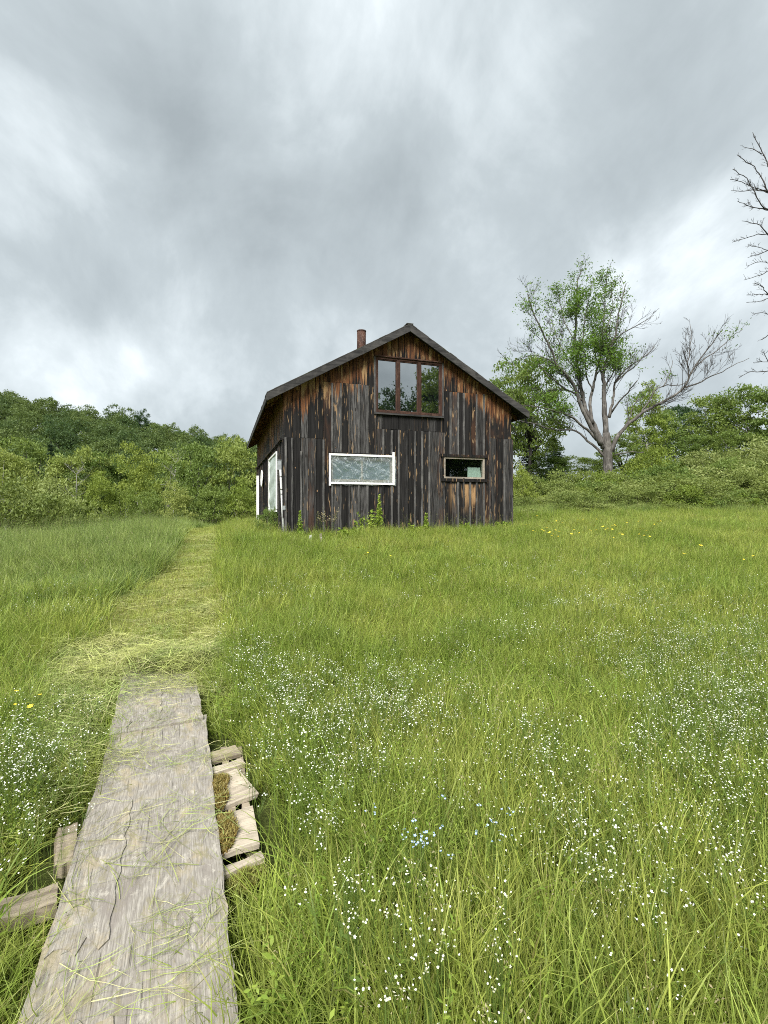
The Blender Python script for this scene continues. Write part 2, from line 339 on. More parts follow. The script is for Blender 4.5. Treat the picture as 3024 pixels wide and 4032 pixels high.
def glass_mat(name, refl, tint, trans):
    m, nt, out = new_mat(name)
    gl = nd(nt, 'ShaderNodeBsdfGlossy', None, Color=(.93, .96, .97, 1), Roughness=.015)
    di = nd(nt, 'ShaderNodeBsdfDiffuse', None, Color=rgba(tint))
    tp = nd(nt, 'ShaderNodeBsdfTransparent', None, Color=(.8, .86, .84, 1))
    inner = nd(nt, 'ShaderNodeMixShader', None, i0=trans, i1=di.outputs[0], i2=tp.outputs[0])
    nt.links.new(nd(nt, 'ShaderNodeMixShader', None, i0=refl, i1=inner.outputs[0], i2=gl.outputs[0]).outputs[0], out.inputs[0])
    return m
M['glass_up'] = glass_mat('window_glass', .44, (.006, .008, .008), .2)
M['glass_low'] = glass_mat('low_window_glass', .07, (.004, .006, .005), .9)
M['glass_film'] = glass_mat('glass_behind_film', .15, (.06, .12, .14), .1)
def film_mat(name, body, white):
    m, nt, out = new_mat(name)
    oc = nd(nt, 'ShaderNodeTexCoord').outputs['Object']
    wr = noise(nt, mapping(nt, oc, scale=(4, 4, 3)), 1.0, 4, .55, 1.2)
    nrm = bump(nt, wr, .35, .05)
    di = nd(nt, 'ShaderNodeBsdfDiffuse', None, Color=rgba(white), Normal=nrm)
    gl = nd(nt, 'ShaderNodeBsdfGlossy', None, Color=(.9, .93, .94, 1), Roughness=.12, Normal=nrm)
    tp = nd(nt, 'ShaderNodeBsdfTransparent', None, Color=(.9, .95, .95, 1))
    cre = mth(nt, 'MULTIPLY', rng_map(nt, mth(nt, 'ABSOLUTE', mth(nt, 'SUBTRACT', wr, .5)), .03, .0), .34)
    a = nd(nt, 'ShaderNodeMixShader', None, i0=mth(nt, 'ADD', body, cre, clamp=True), i1=tp.outputs[0], i2=di.outputs[0])
    nt.links.new(nd(nt, 'ShaderNodeMixShader', None, i0=.13, i1=a.outputs[0], i2=gl.outputs[0]).outputs[0], out.inputs[0])
    return m
M['film'] = film_mat('clear_plastic_film', .16, (.6, .66, .68))
M['film_side'] = film_mat('cloudy_plastic_film', .78, (.50, .57, .54))
M['paper'] = plain_mat('pale_paper', (.74, .80, .72), .8, var=.08)

def rust_mat():
    m, nt, out = new_mat('rusty_stovepipe')
    oc = nd(nt, 'ShaderNodeTexCoord').outputs['Object']
    n = noise(nt, mapping(nt, oc, scale=(1, 1, .35)), 9, 6, .65); n2 = noise(nt, oc, 30, 4)
    c = mixc(nt, rng_map(nt, n, .35, .65), (.028, .012, .009), (.075, .034, .022))
    c = mixc(nt, mth(nt, 'MULTIPLY', rng_map(nt, n2, .55, .7), .6), c, (.26, .2, .17))
    principled(nt, out, c, .75, bump(nt, n2, .3, .004), .3, .2); return m
M['rust'] = rust_mat()
def shingle_mat():
    m, nt, out = new_mat('roof_shingles')
    oc = nd(nt, 'ShaderNodeTexCoord').outputs['Object']
    n = noise(nt, oc, 60, 3, .7); n2 = noise(nt, oc, 2.5, 5)
    c = mixc(nt, n, (.035, .034, .032), (.10, .095, .085))
    c = mixc(nt, mth(nt, 'MULTIPLY', rng_map(nt, n2, .55, .68), .6), c, (.05, .065, .02))
    principled(nt, out, c, .95, bump(nt, n, .5, .004), .2); return m
M['shingle'] = shingle_mat()
def plywood_mat():
    m, nt, out = new_mat('weathered_plywood')
    oc = nd(nt, 'ShaderNodeTexCoord').outputs['Object']
    r = attr(nt, 'tint')
    off = nd(nt, 'ShaderNodeCombineXYZ', None, X=mth(nt, 'MULTIPLY', r, 5.0), Y=mth(nt, 'MULTIPLY', r, 9.0), Z=0.0).outputs[0]
    o2 = nd(nt, 'ShaderNodeVectorMath', {'operation': 'ADD'}, i0=oc, i1=off).outputs[0]
    # flat-sawn figure: stretched warped rings, plus fine checks along the grain (local y)
    wv = noise(nt, mapping(nt, o2, scale=(9, 1.6, 1)), 1.0, 3, .5, 1.4)
    ring = mth(nt, 'FRACT', mth(nt, 'MULTIPLY', wv, 9.0))
    ring = rng_map(nt, mth(nt, 'ABSOLUTE', mth(nt, 'SUBTRACT', ring, .5)), .0, .5)
    fine = noise(nt, mapping(nt, o2, scale=(210, 9, 1)), 1.0, 4, .7)
    chk = noise(nt, mapping(nt, o2, scale=(85, 2.6, 1)), 1.0, 2, .5)
    pch = noise(nt, mapping(nt, o2, scale=(4.5, 2.6, 1)), 1.0, 7, .72, .6)
    pc2 = noise(nt, mapping(nt, o2, scale=(16, 9, 1)), 1.0, 5, .75, .5)
    c = mixc(nt, rng_map(nt, fine, .33, .68), (.205, .186, .16), (.385, .36, .32))
    c = mixc(nt, mth(nt, 'MULTIPLY', ring, .32), c, (.13, .115, .105))
    c = mixc(nt, mth(nt, 'MULTIPLY', rng_map(nt, pch, .5, .66), .6), c, (.38, .315, .20))
    c = mixc(nt, mth(nt, 'MULTIPLY', rng_map(nt, pch, .48, .36), .7), c, (.21, .185, .165))
    c = mixc(nt, mth(nt, 'MULTIPLY', rng_map(nt, pc2, .53, .64), .65), c, (.21, .19, .11))
    c = mixc(nt, mth(nt, 'MULTIPLY', rng_map(nt, pc2, .43, .33), .6), c, (.48, .45, .39))
    c = mixc(nt, mth(nt, 'MULTIPLY', rng_map(nt, chk, .67, .73), .7), c, (.07, .062, .052))
    h = mth(nt, 'ADD', mth(nt, 'MULTIPLY', fine, .7), mth(nt, 'SUBTRACT', mth(nt, 'MULTIPLY', pc2, .8), mth(nt, 'MULTIPLY', rng_map(nt, chk, .64, .72), 1.2)))
    principled(nt, out, c, .88, bump(nt, h, .6, .004), .2); return m
M['ply'] = plywood_mat()
def ground_mat():
    m, nt, out = new_mat('meadow_soil')
    pos = nd(nt, 'ShaderNodeNewGeometry').outputs['Position']
    a = noise(nt, pos, .5, 5, .6); b = noise(nt, pos, 14, 5, .7); f = noise(nt, pos, 60, 3, .7)
    c = mixc(nt, rng_map(nt, b, .35, .65), (.030, .038, .011), (.075, .095, .024))
    c = mixc(nt, mth(nt, 'MULTIPLY', rng_map(nt, a, .4, .65), .6), c, (.085, .10, .025))
    c = mixc(nt, mth(nt, 'MULTIPLY', rng_map(nt, f, .58, .72), .7), c, (.19, .17, .07))
    principled(nt, out, c, .95, bump(nt, mth(nt, 'ADD', b, f), .6, .05), .1); return m
M['ground'] = ground_mat()
def path_mat():
    m, nt, out = new_mat('mown_path')
    pos = nd(nt, 'ShaderNodeNewGeometry').outputs['Position']
    a = noise(nt, pos, 1.6, 5, .6); b = noise(nt, pos, 22, 5, .7)
    c = mixc(nt, rng_map(nt, b, .35, .65), (.12, .125, .04), (.27, .25, .09))
    c = mixc(nt, mth(nt, 'MULTIPLY', rng_map(nt, a, .5, .7), .6), c, (.14, .10, .05))
    principled(nt, out, c, .95, bump(nt, b, .6, .03), .1); return m
M['path'] = path_mat()

# ------------------------------------------------------------------ ground
def axis(lo, hi, fine, n): 
    t = np.linspace(-1, 1, n); s = np.sinh(t * 4.2) / np.sinh(4.2)
    return np.where(s < 0, -s * lo, s * hi) + fine * t
gx = axis(-700, 700, 9, 170); gy = np.concatenate([np.linspace(-700, -12, 20), np.arange(-10, 34, .42), np.linspace(34.5, 240, 110), np.linspace(250, 1200, 12)])
GX, GY = np.meshgrid(gx, gy); GZ = H(GX, GY) - .02
nx, ny = len(gx), len(gy)
idx = (np.arange(ny - 1)[:, None] * nx + np.arange(nx - 1)[None])
mb = MB(); mb.add(np.stack([GX, GY, GZ], -1).reshape(-1, 3), np.stack([idx, idx + 1, idx + nx + 1, idx + nx], -1).reshape(-1, 4))
obj('ground', mb.mesh('ground', M['ground'], True), kind='structure', label='grassy meadow ground rising towards the cabin')

# mown path from the end of the plywood up to the cabin's left side
PE = [(2690, 430, 850), (2605, 365, 915), (2443, 385, 886), (2334, 517, 868), (2253, 650, 845), (2171, 705, 832), (2117, 757, 838), (2084, 790, 828)]
pe = []
for py, xl, xr in PE:
    a, b = gp(xl, py), gp(xr, py); pe.append(((a[1] + b[1]) / 2, a[0], b[0]))
pe = [(a, b - np.interp(a, [7, 12], [0, .10]), c + np.interp(a, [7, 12], [0, .08])) for a, b, c in pe]
pe.append((pe[-1][0] + 6, pe[-1][1] - .4, pe[-1][2] - .6))
pe = np.array(pe)
def path_edges(y): return np.interp(y, pe[:, 0], pe[:, 1]), np.interp(y, pe[:, 0], pe[:, 2])
def in_path(x, y, g=0.0):
    l, r = path_edges(y); wob = .07 * np.sin(5 * y) + .05 * np.sin(11 * y + 2)
    return (y > pe[0, 0] - .2) & (y < pe[-1, 0]) & (x > l - g + wob) & (x < r + g + wob * .7)
ys = np.arange(pe[0, 0] - .2, pe[-1, 0], .18); mb = MB(); K = 9
V = []
for y in ys:
    l, r = path_edges(y); wob = .07 * math.sin(5 * y) + .05 * math.sin(11 * y + 2)
    for x in np.linspace(l + wob, r + wob * .7, K): V.append((x, y, h1(x, y) + .012))
ii = np.arange(len(ys) - 1)[:, None] * K + np.arange(K - 1)[None]
mb.add(V, np.stack([ii, ii + 1, ii + K + 1, ii + K], -1).reshape(-1, 4))
obj('path', mb.mesh('path', M['path'], True), kind='structure', label='mown grass path curving up to the left of the cabin')

# ------------------------------------------------------------------ cabin
TH = math.radians(18.4); C0, S0 = math.cos(TH), math.sin(TH)
HX, HYY, HZ = -2.696, 13.0, .78
W_, L_ = 7.07, 10.7
EAVE, SLOPE = 4.062, .566
def roof_z(x): return EAVE + SLOPE * (W_ / 2 - abs(x - W_ / 2))
def fw(px, py, dy=0.0):                      # photo pixel -> (x, z) on the cabin's front, dy metres in front of it
    r = (px - CX) / F; x0, y0 = HX + S0 * dy, HYY - C0 * dy
    x = (r * y0 - x0) / (C0 - S0 * r); Y = y0 + S0 * x
    return x, EYE - HZ + (HY - py) / F * Y
def fz(zx, zy): return fw(940 + zx / 1.406, 1240 + zy / 1.406)
cabin = empty('wooden_cabin', (HX, HYY, HZ), TH, 'old cabin of weathered dark boards with a low gable roof standing in the meadow', 'cabin')

# window openings in the front wall (x0, x1, z0, z1)
def rect(a, b):
    (x0, z1), (x1, z0) = fz(*a), fz(*b); return x0, x1, z0, z1
UP = rect((764, 252), (1112, 548)); UP = (UP[0], UP[1], fz(1112, 562)[1] + .0, fz(764, 244)[1])
FI = rect((506, 782), (850, 928)); RI = rect((1134, 790), (1352, 906))
OPEN = [UP, FI, RI]
def cut(mb, x0, x1, z0, z1, y0, y1, tint, j=0.0, holes=OPEN, roof=False, mi=0):
    """upright board from z0 to z1 (or to the roof line), notched round the openings"""
    xs = sorted({x0, x1} | {q for h in holes for q in h[:2] if x0 + .012 < q < x1 - .012} | ({W_ / 2} if x0 < W_ / 2 < x1 else set()))
    for a, b in zip(xs[:-1], xs[1:]):
        m = (a + b) / 2; ta, tb = (roof_z(a) - .01, roof_z(b) - .01) if roof else (z1, z1)
        iv = [(z0, None)]
        for h in holes:
            if h[0] < m < h[1]:
                nv = []
                for lo, hi in iv:
                    top = hi if hi is not None else min(ta, tb)
                    if h[2] >= top or h[3] <= lo: nv.append((lo, hi)); continue
                    if h[2] > lo + .02: nv.append((lo, h[2]))
                    if h[3] < top - .02: nv.append((h[3], hi))
                iv = nv
        for lo, hi in iv:
            if hi is None: mb.box(a, b, y0, y1, lo, 0, tint, mi, (ta, tb), j)
            else: mb.box(a, b, y0, y1, lo, hi, tint, mi, None, j)
core = MB()
cut(core, 0.03, W_ / 2, 0.0, 0, .012, .10, .5, roof=True); cut(core, W_ / 2, W_ - .03, 0.0, 0, .012, .10, .5, roof=True)
cut(core, 0.03, W_ / 2, 0.0, 0, L_ - .1, L_ - .02, .5, holes=[], roof=True); cut(core, W_ / 2, W_ - .03, 0.0, 0, L_ - .1, L_ - .02, .5, holes=[], roof=True)
core.box(.03, .11, .11, L_ - .11, 0, EAVE - .02); core.box(W_ - .11, W_ - .03, .11, L_ - .11, 0, EAVE - .02)
core.box(.12, W_ - .12, .11, L_ - .11, .05, .12)
obj('wall', core.mesh('wall_core', M['dark_in']), cabin)

def wx(zx, zy=700): return fz(zx, zy)[0]
def zz_(zx, zy): return fz(zx, zy)[1]
# zones across the front: (x from, x to, [(z joint, battens below it)], ...)
def btint():
    while True:
        t = R.random()
        if (t * 17.31) % 1 > .62 or R.random() < .18: return t
zones = [
    (0.0, wx(467), [(zz_(350, 681), True)]),
    (wx(467), wx(752), [(zz_(600, 380), True)]),
    (wx(752), wx(1132), [(zz_(930, 640), True), (UP[2] - .02, False)]),
    (wx(1132), wx(1385), [(zz_(1250, 432), True)]),
    (wx(1385), W_, [(zz_(1440, 685), True)]),
]
def pieces(bm):
    """splits a notched board into its connected lengths"""
    if bm.n == 0: return []
    B = [(v.min(0), v.max(0)) for v in bm.v]; g = list(range(len(B)))
    for i in range(len(B)):
        for j in range(i):
            (a0, a1), (b0, b1) = B[i], B[j]
            if min(a1[0], b1[0]) - max(a0[0], b0[0]) > -.008 and min(a1[2], b1[2]) - max(a0[2], b0[2]) > .03:
                gi, gj = g[i], g[j]; g = [gj if q == gi else q for q in g]
    out = []
    for k in sorted(set(g)):
        p = MB()
        for i in range(len(B)):
            if g[i] == k: p.add(bm.v[i], bm.f[i] - bm.f[i].min(), bm.t[i], 0)
        out.append(p)
    return out
def part_board(name, bm, mat): return obj(name, bm.mesh(name, mat), cabin)
for x0, x1, joints in zones:
    n = max(2, round((x1 - x0) / .235)); ed = np.linspace(x0, x1, n + 1)
    ed[1:-1] += rng.uniform(-.022, .022, n - 1)
    levels = [R.uniform(.02, .05)] + [j[0] for j in joints]
    for i in range(n):
        for li, zl in enumerate(levels):
            top = levels[li + 1] - .006 if li + 1 < len(levels) else None
            bm = MB(); f = -.024 - (.010 if li == 0 else 0) + R.uniform(-.007, .007)
            z0 = (R.uniform(.03, .16) if li == 0 else zl + R.uniform(-.008, .008))
            gap = .006
            cut(bm, ed[i] + gap, ed[i + 1] - gap, z0, top if top is not None else 0, f, .006, R.random(), .0025, roof=top is None)
            for piece in pieces(bm): part_board('siding_board', piece, M['siding'])
    # battens over the joints of the battened layers
    for li, (zl, bat) in enumerate(joints):
        if not bat: continue
        for i in range(0, n + 1):
            if i == 0 and x0 > 0.01: continue
            if R.random() < .04: continue
            bw = R.uniform(.020, .031); xc = ed[i] + R.uniform(-.012, .012)
            xc = min(max(xc, .04), W_ - .04)
            bm = MB(); z0 = R.uniform(.05, .2); zt = zl - R.uniform(0, .03) - (.35 if R.random() < .08 else 0)
            cut(bm, xc - bw, xc + bw, z0, zt, -.066 + R.uniform(-.004, .004), -.036, btint(), .003)
            for piece in pieces(bm): part_board('batten', piece, M['grey_trim_z'] if R.random() < .7 else M['siding'])
# corner boards and a sill beam along the foot of the wall
for x0, x1 in ((-.045, .075), (W_ - .07, W_ + .035)):
    bm = MB(); bm.box(x0, x1, -.064, -.037, .04, 2.7 if x0 < 0 else 3.0, .93 if x0 < 0 else .4, j=.004); part_board('corner_board', bm, M['siding'])
bm = MB(); bm.box(wx(860), W_ - .05, -.11, -.066, .02, .17, .3, j=.01); obj('sill_beam', bm.mesh('sill_beam', M['grey_trim']), cabin)

# left side wall: lower boards, drip ledge, upper boards; also right and back walls (seen from the side only)
def side_boards(nm, fixed, axis_, sgn, length, split):
    bm = MB(); p = 0.0
    while p < length - .02:
        q = min(length, p + R.uniform(.17, .26))
        for z0, z1, o in ((R.uniform(.02, .1), split - .01, .018), (split + .0, EAVE - .02, .006)):
            y0, y1 = p + .004, q - .004; t = R.random()
            a, b = sorted((fixed, fixed + sgn * (.024 + o + R.uniform(0, .006))))
            if axis_ == 'x': bm.box(a, b, y0, y1, z0, z1, t)
            else: bm.box(y0, y1, a, b, z0, z1, t)
        if R.random() < .75:
            a, b = sorted((fixed + sgn * .05, fixed + sgn * .072))
            if axis_ == 'x': bm.box(a, b, q - .03, q + .02, R.uniform(.05, .2), split - .04, R.random())
            else: bm.box(q - .03, q + .02, a, b, R.uniform(.05, .2), split - .04, R.random())
        p = q
    return obj(nm, bm.mesh(nm, M['siding']), cabin, kind='stuff')
side_boards('side_siding', .02, 'x', -1, L_, 2.72)
side_boards('side_siding', W_ - .02, 'x', 1, L_, 2.72)
side_boards('rear_siding', L_ - .02, 'y', 1, W_, 2.72)
bm = MB(); bm.box(-.10, -.036, .02, L_, 2.70, 2.76, .2, j=.006); obj('drip_ledge', bm.mesh('drip_ledge', M['siding']), cabin)

# roof: two slopes with deck, shingle courses, rake and eave boards, rafter tails
OVX, OVF = .44, .27
def slope_pts(sg, u0, u1, y0, y1, o0, o1):
    """slab lying on one slope: u measured from the ridge outwards in x, o offset above the underside"""
    V = []
    for o in (o0, o1):
        for u, y in ((u0, y0), (u1, y0), (u1, y1), (u0, y1)):
            V.append((W_ / 2 + sg * u, y, EAVE + SLOPE * (W_ / 2 - u) + o))
    Fq = np.array([[0, 1, 5, 4], [1, 2, 6, 5], [2, 3, 7, 6], [3, 0, 4, 7], [4, 5, 6, 7], [3, 2, 1, 0]])
    return V, Fq if sg < 0 else Fq[:, ::-1]
UE = W_ / 2 + OVX
deck = MB()
for sg in (-1, 1): deck.add(*slope_pts(sg, 0, UE, -OVF, L_ + .25, .0, .07))
roof = obj('roof', deck.mesh('roof_deck', M['dark_in']), cabin)
sh = MB()
for sg in (-1, 1):
    nC = 22
    for k in range(nC):
        u0, u1 = UE * k / nC, UE * (k + 1) / nC + .03
        y = -OVF - .02 - R.uniform(0, .03)
        while y < L_ + .25:
            y2 = min(L_ + .28, y + (R.uniform(.25, .45) if y < 3 else 1.4))
            o = .075 + R.uniform(0, .006); sh.add(*slope_pts(sg, u0, u1 + R.uniform(-.01, .012), y + .003, y2, o, o + .014 + .008), tint=R.random()); y = y2
obj('shingles', sh.mesh('shingles', M['shingle']), roof, kind='stuff')
for sg in (-1, 1):
    bm = MB(); V = []
    for y in (-OVF - .045, -OVF - .003):
        for u, o in ((0.0, -.13), (UE + .02, -.13), (UE + .02, .068), (0.0, .068)):
            V.append((W_ / 2 + sg * u, y, EAVE + SLOPE * (W_ / 2 - u) + o))
    Fq = np.array([[0, 1, 2, 3], [7, 6, 5, 4], [4, 5, 1, 0], [5, 6, 2, 1], [6, 7, 3, 2], [7, 4, 0, 3]])
    bm.add(V, Fq if sg < 0 else Fq[:, ::-1], .2 + .3 * sg)
    obj('rake_board', bm.mesh('rake_board', M['grey_trim']), roof)
    bm = MB(); x = W_ / 2 + sg * (UE + .0); z = EAVE + SLOPE * (W_ / 2 - UE)
    bm.box(min(x, x + sg * .03), max(x, x + sg * .03), -OVF, L_ + .25, z - .10, z + .06, .4)
    obj('eave_board', bm.mesh('eave_board', M['grey_trim']), roof)
bm = MB()
for sg in (-1, 1):
    y = .3
    while y < L_:
        V, Fq = slope_pts(sg, W_ / 2 - .02, UE - .03, y, y + .05, -.13, -.002); bm.add(V, Fq, R.random()); y += .61
obj('rafter_tails', bm.mesh('rafter_tails', M['siding']), roof, kind='stuff')
bm = MB(); bm.box(W_ / 2 - .10, W_ / 2 + .10, -OVF - .03, L_ + .27, roof_z(W_ / 2) + .085, roof_z(W_ / 2) + .105, .5); obj('ridge_cap', bm.mesh('ridge_cap', M['shingle']), roof)
# stovepipe
def cabin_local(v):
    d = np.array([v[0] - HX, v[1] - HYY]); return np.array([C0 * d[0] + S0 * d[1], -S0 * d[0] + C0 * d[1], v[2] - HZ])
Dp = 16.2; top = cabin_local(at(1423, 1303, Dp)); sp = empty('stovepipe', (top[0], top[1], roof_z(top[0]) - .1)); sp.parent = cabin
hp = top[2] - sp.location.z; rp = 17.5 / F * Dp
bm = MB(); bm.tube([(0, 0, 0), (0, 0, hp * .5), (.004, 0, hp - .02)], rp, 20); bm.tube([(0, 0, hp * .5 - .012), (0, 0, hp * .5 + .012)], rp * 1.05, 20)
obj('pipe', bm.mesh('pipe', M['rust'], True), sp)
bm = MB(); bm.tube([(.004, 0, hp - .03), (.004, 0, hp)], [rp * 1.06, rp * 1.06], 20); obj('pipe_rim', bm.mesh('pipe_rim', M['rust']), sp)

# a loose strip hanging from the right eave
a = cabin_local(at(2061, 1622, 15.3)); b = cabin_local(at(2075, 1668, 15.3))
bm = MB(); bm.obox((a + b) / 2, (.03, 0, .004), (0, .012, 0), (b - a) / 2, .7); obj('hanging_strip', bm.mesh('hanging_strip', M['grey_trim_z']), cabin)

# ---- windows
def frame_rect(bm, x0, x1, z0, z1, wd, y0, y1, tint=.5, mi=0, sides='tblr'):
    if 't' in sides: bm.box(x0, x1, y0, y1, z1 - wd, z1, tint, mi)
    if 'b' in sides: bm.box(x0, x1, y0, y1, z0, z0 + wd, tint, mi)
    if 'l' in sides: bm.box(x0, x0 + wd, y0 + .002, y1, z0 + wd, z1 - wd, tint, mi)
    if 'r' in sides: bm.box(x1 - wd, x1, y0 + .002, y1, z0 + wd, z1 - wd, tint, mi)
def wnode(name):
    e_ = empty(name, (0, 0, 0)); e_.parent = cabin; return e_
# upper triple window
uw = wnode('triple_window'); x0, x1, z0, z1 = UP
bm = MB(); frame_rect(bm, x0 - .055, x1 + .055, z0 - .01, z1 + .055, .055, -.062, .09, .3)
obj('frame', bm.mesh('frame', M['red_frame']), uw)
m1, m2 = wx(880, 400), wx(997, 400)
for xm in (m1, m2):
    bm = MB(); bm.box(xm - .036, xm + .036, -.062, .085, z0 + .045, z1, R.random()); obj('mullion', bm.mesh('mullion', M['red_frame']), uw)
for a, b in ((x0, m1 - .036), (m1 + .036, m2 - .036), (m2 + .036, x1)):
    s_ = MB(); frame_rect(s_, a + .002, b - .002, z0 + .047, z1 - .002, .028, -.045, .05, R.random()); so = obj('sash', s_.mesh('sash', M['red_frame']), uw)
    s_ = MB(); s_.box(a + .03, b - .03, -.012, -.006, z0 + .075, z1 - .03); obj('pane', s_.mesh('pane', M['glass_up']), so)
bm = MB(); bm.box(x0 - .09, x1 + .075, -.095, -.04, z1 + .057, z1 + .09, .2); obj('drip_cap', bm.mesh('drip_cap', M['red_frame']), uw)
bm = MB(); bm.box(x0 - .10, x1 + .10, -.095, -.04, z0 - .06, z0 - .012, .8); obj('sill', bm.mesh('sill', M['grey_trim']), uw)
for xa in (x0 - .10, x1 + .058):
    bm = MB(); bm.box(xa, xa + .042, -.07, -.036, z0, z1 + .055, .6); obj('casing', bm.mesh('casing', M['grey_trim_z']), uw)
# lower left window behind plastic film held by white strips
fwn = wnode('film_covered_window'); x0, x1, z0, z1 = FI
bm = MB(); frame_rect(bm, x0 + .002, x1 - .002, z0 + .002, z1 - .002, .07, -.012, .09, .6); bm.box((x0 + x1) / 2 - .02, (x0 + x1) / 2 + .02, -.008, .05, z0 + .07, z1 - .07, .2)
obj('frame', bm.mesh('frame', M['tan_frame']), fwn)
bm = MB(); bm.box(x0 + .06, x1 - .06, .03, .036, z0 + .06, z1 - .06); obj('pane', bm.mesh('pane', M['glass_film']), fwn)
fx0, fz1 = fz(496, 772); fx1, fz0 = fz(858, 934)
gxn, gzn = 56, 28; bm = MB(); V = []
def smooth_field(nz, nx_, octs=((4, 1.0), (9, .6), (19, .35))):
    out = np.zeros((nz, nx_)); X, Z = np.meshgrid(np.linspace(0, 1, nx_), np.linspace(0, 1, nz))
    for k_, a in octs:
        for _ in range(3):
            th = rng.uniform(0, 3.14); ph_ = rng.uniform(0, 6.28); out += a * (1 - 2 * np.abs(np.sin(k_ * (X * 2 * math.cos(th) + Z * math.sin(th)) + ph_ + 1.5 * np.sin(3 * X + 4 * Z + ph_))))
    return out / np.abs(out).max()
WR = smooth_field(gzn + 1, gxn + 1)
for j in range(gzn + 1):
    for i in range(gxn + 1):
        u, v = i / gxn, j / gzn; edge = min(u, 1 - u, v, 1 - v) * 6; k = min(1, edge)
        y = -.074 + k * (WR[j, i] * .030 + .004) + 0 * ( (math.sin(9 * u + 5 * v) * .35 + math.sin(23 * u - 31 * v) * .25 + .35 * math.sin(4 * u + 37 * v + 2 * math.sin(6 * u)) + .3 * math.sin(41 * u * (1 - .4 * v))) + .012)
        V.append((fx0 + (fx1 - fx0 + .05) * u, y, fz0 - .06 + (fz1 - fz0 + .06) * v + (.014 * math.sin(17 * u) if j == 0 else 0)))
ii = np.arange(gzn)[:, None] * (gxn + 1) + np.arange(gxn)[None]
bm.add(V, np.stack([ii, ii + 1, ii + gxn + 2, ii + gxn + 1], -1).reshape(-1, 4)); obj('plastic_film', bm.mesh('film', M['film'], True), fwn)
for (a, b), (c, d) in (((496, 768), (506, 945)), ((846, 762), (857, 943))):
    xa, za = fz(a, b); xb, zb = fz(c, d); q = MB(); q.box(xa, xb, -.098, -.076, zb, za, .5, j=.002); obj('white_strip', q.mesh('white_strip', M['white_paint']), fwn)
for (a, b), (c, d) in (((507, 768), (846, 778)), ((507, 925), (846, 933))):
    xa, za = fz(a, b); xb, zb = fz(c, d); q = MB(); q.box(xa, xb, -.097, -.077, za - .055, za, .5, j=.002); obj('white_strip', q.mesh('white_strip', M['white_paint']), fwn)
bm = MB(); bm.box(fx0 + .0, fx1 + .02, -.07, -.037, fz1 + .01, fz1 + .06, .3); obj('head_board', bm.mesh('head_board', M['siding']), fwn)
# lower right window
rw = wnode('small_window'); x0, x1, z0, z1 = RI
bm = MB(); frame_rect(bm, x0 - .02, x1 + .02, z0 - .02, z1 + .02, .05, -.07, .08, .5); obj('frame', bm.mesh('frame', M['tan_frame']), rw)
bm = MB(); bm.box(x0 + .025, x1 - .025, -.01, -.004, z0 + .025, z1 - .025); obj('pane', bm.mesh('pane', M['glass_low']), rw)
for q in ((x0 - .12, x1 + .10, z1 + .023, z1 + .10, -.10), (x0 - .10, x1 + .10, z0 - .11, z0 - .023, -.085)):
    bm = MB(); bm.box(q[0], q[1], q[4], -.04, q[2], q[3], R.random(), j=.006); obj('casing', bm.mesh('casing', M['siding']), rw)
for xa, xb in ((x0 - .085, x0 - .023), (x1 + .023, x1 + .085)):
    bm = MB(); bm.box(xa, xb, -.08, -.037, z0 - .022, z1 + .022, R.random(), j=.004); obj('casing', bm.mesh('casing', M['siding']), rw)
# paper leaning inside it
(pa, pz1), (pb, pz0) = fz(1272, 842), fz(1344, 906)
pp = empty('paper_sheet', (0, 0, 0), 0, 'pale sheet of paper propped inside the small lower right cabin window', 'paper')
pp.location = cabin.location; pp.rotation_euler = cabin.rotation_euler
bm = MB(); bm.add([(pa - .02, .03, pz0 - .02), (pb, .03, pz0 - .02), (pb + .0, .09, pz1), (pa + .02, .09, pz1 - .005), (pa - .02, .034, pz0 - .02), (pb, .034, pz0 - .02), (pb, .094, pz1), (pa + .02, .094, pz1 - .005)],
                  [[0, 1, 2, 3], [7, 6, 5, 4], [4, 5, 1, 0], [5, 6, 2, 1], [6, 7, 3, 2], [7, 4, 0, 3]])
obj('sheet', bm.mesh('sheet', M['paper']), pp)

# ---- left side: film window, door, oval, meter and conduit, stoop
sw = wnode('side_window')
bm = MB(); frame_rect(bm, .95, 3.2, .80, 2.44, .08, -.07, -.02, .5)
me = bm.mesh('frame', M['tan_frame']); rot = Matrix(((0, 1, 0, 0), (1, 0, 0, 0), (0, 0, 1, 0), (0, 0, 0, 1)))
me.transform(rot); obj('frame', me, sw)
gxn, gzn = 24, 34; bm = MB(); V = []
for j in range(gzn + 1):
    for i in range(gxn + 1):
        u, v = i / gxn, j / gzn; k = min(1, min(u, 1 - u, v, 1 - v) * 5)
        y = -.085 - k * (.055 + .02 * math.sin(11 * u + 2 * v) + .014 * math.sin(19 * v + 7 * u))
        V.append((y, .88 + 2.4 * u, .76 + 1.72 * v - (.09 * (.5 + .5 * math.sin(9 * u)) if j == 0 else 0)))
ii = np.arange(gzn)[:, None] * (gxn + 1) + np.arange(gxn)[None]
bm.add(V, np.stack([ii, ii + 1, ii + gxn + 2, ii + gxn + 1], -1).reshape(-1, 4)); obj('plastic_film', bm.mesh('film', M['film_side'], True), sw)
for y0, y1, z0, z1 in ((.88, 3.28, 2.44, 2.49), (.88, 3.28, .76, .83), (.86, .93, .83, 2.44), (3.23, 3.3, .83, 2.44)):
    q = MB(); q.box(-.125, -.088, y0, y1, z0, z1); obj('white_strip', q.mesh('white_strip', M['white_paint']), sw)
dr = wnode('side_door')
bm = MB(); bm.box(-.09, -.046, 8.98, 9.86, .32, 2.22, .1); obj('door_leaf', bm.mesh('door_leaf', M['siding']), dr)
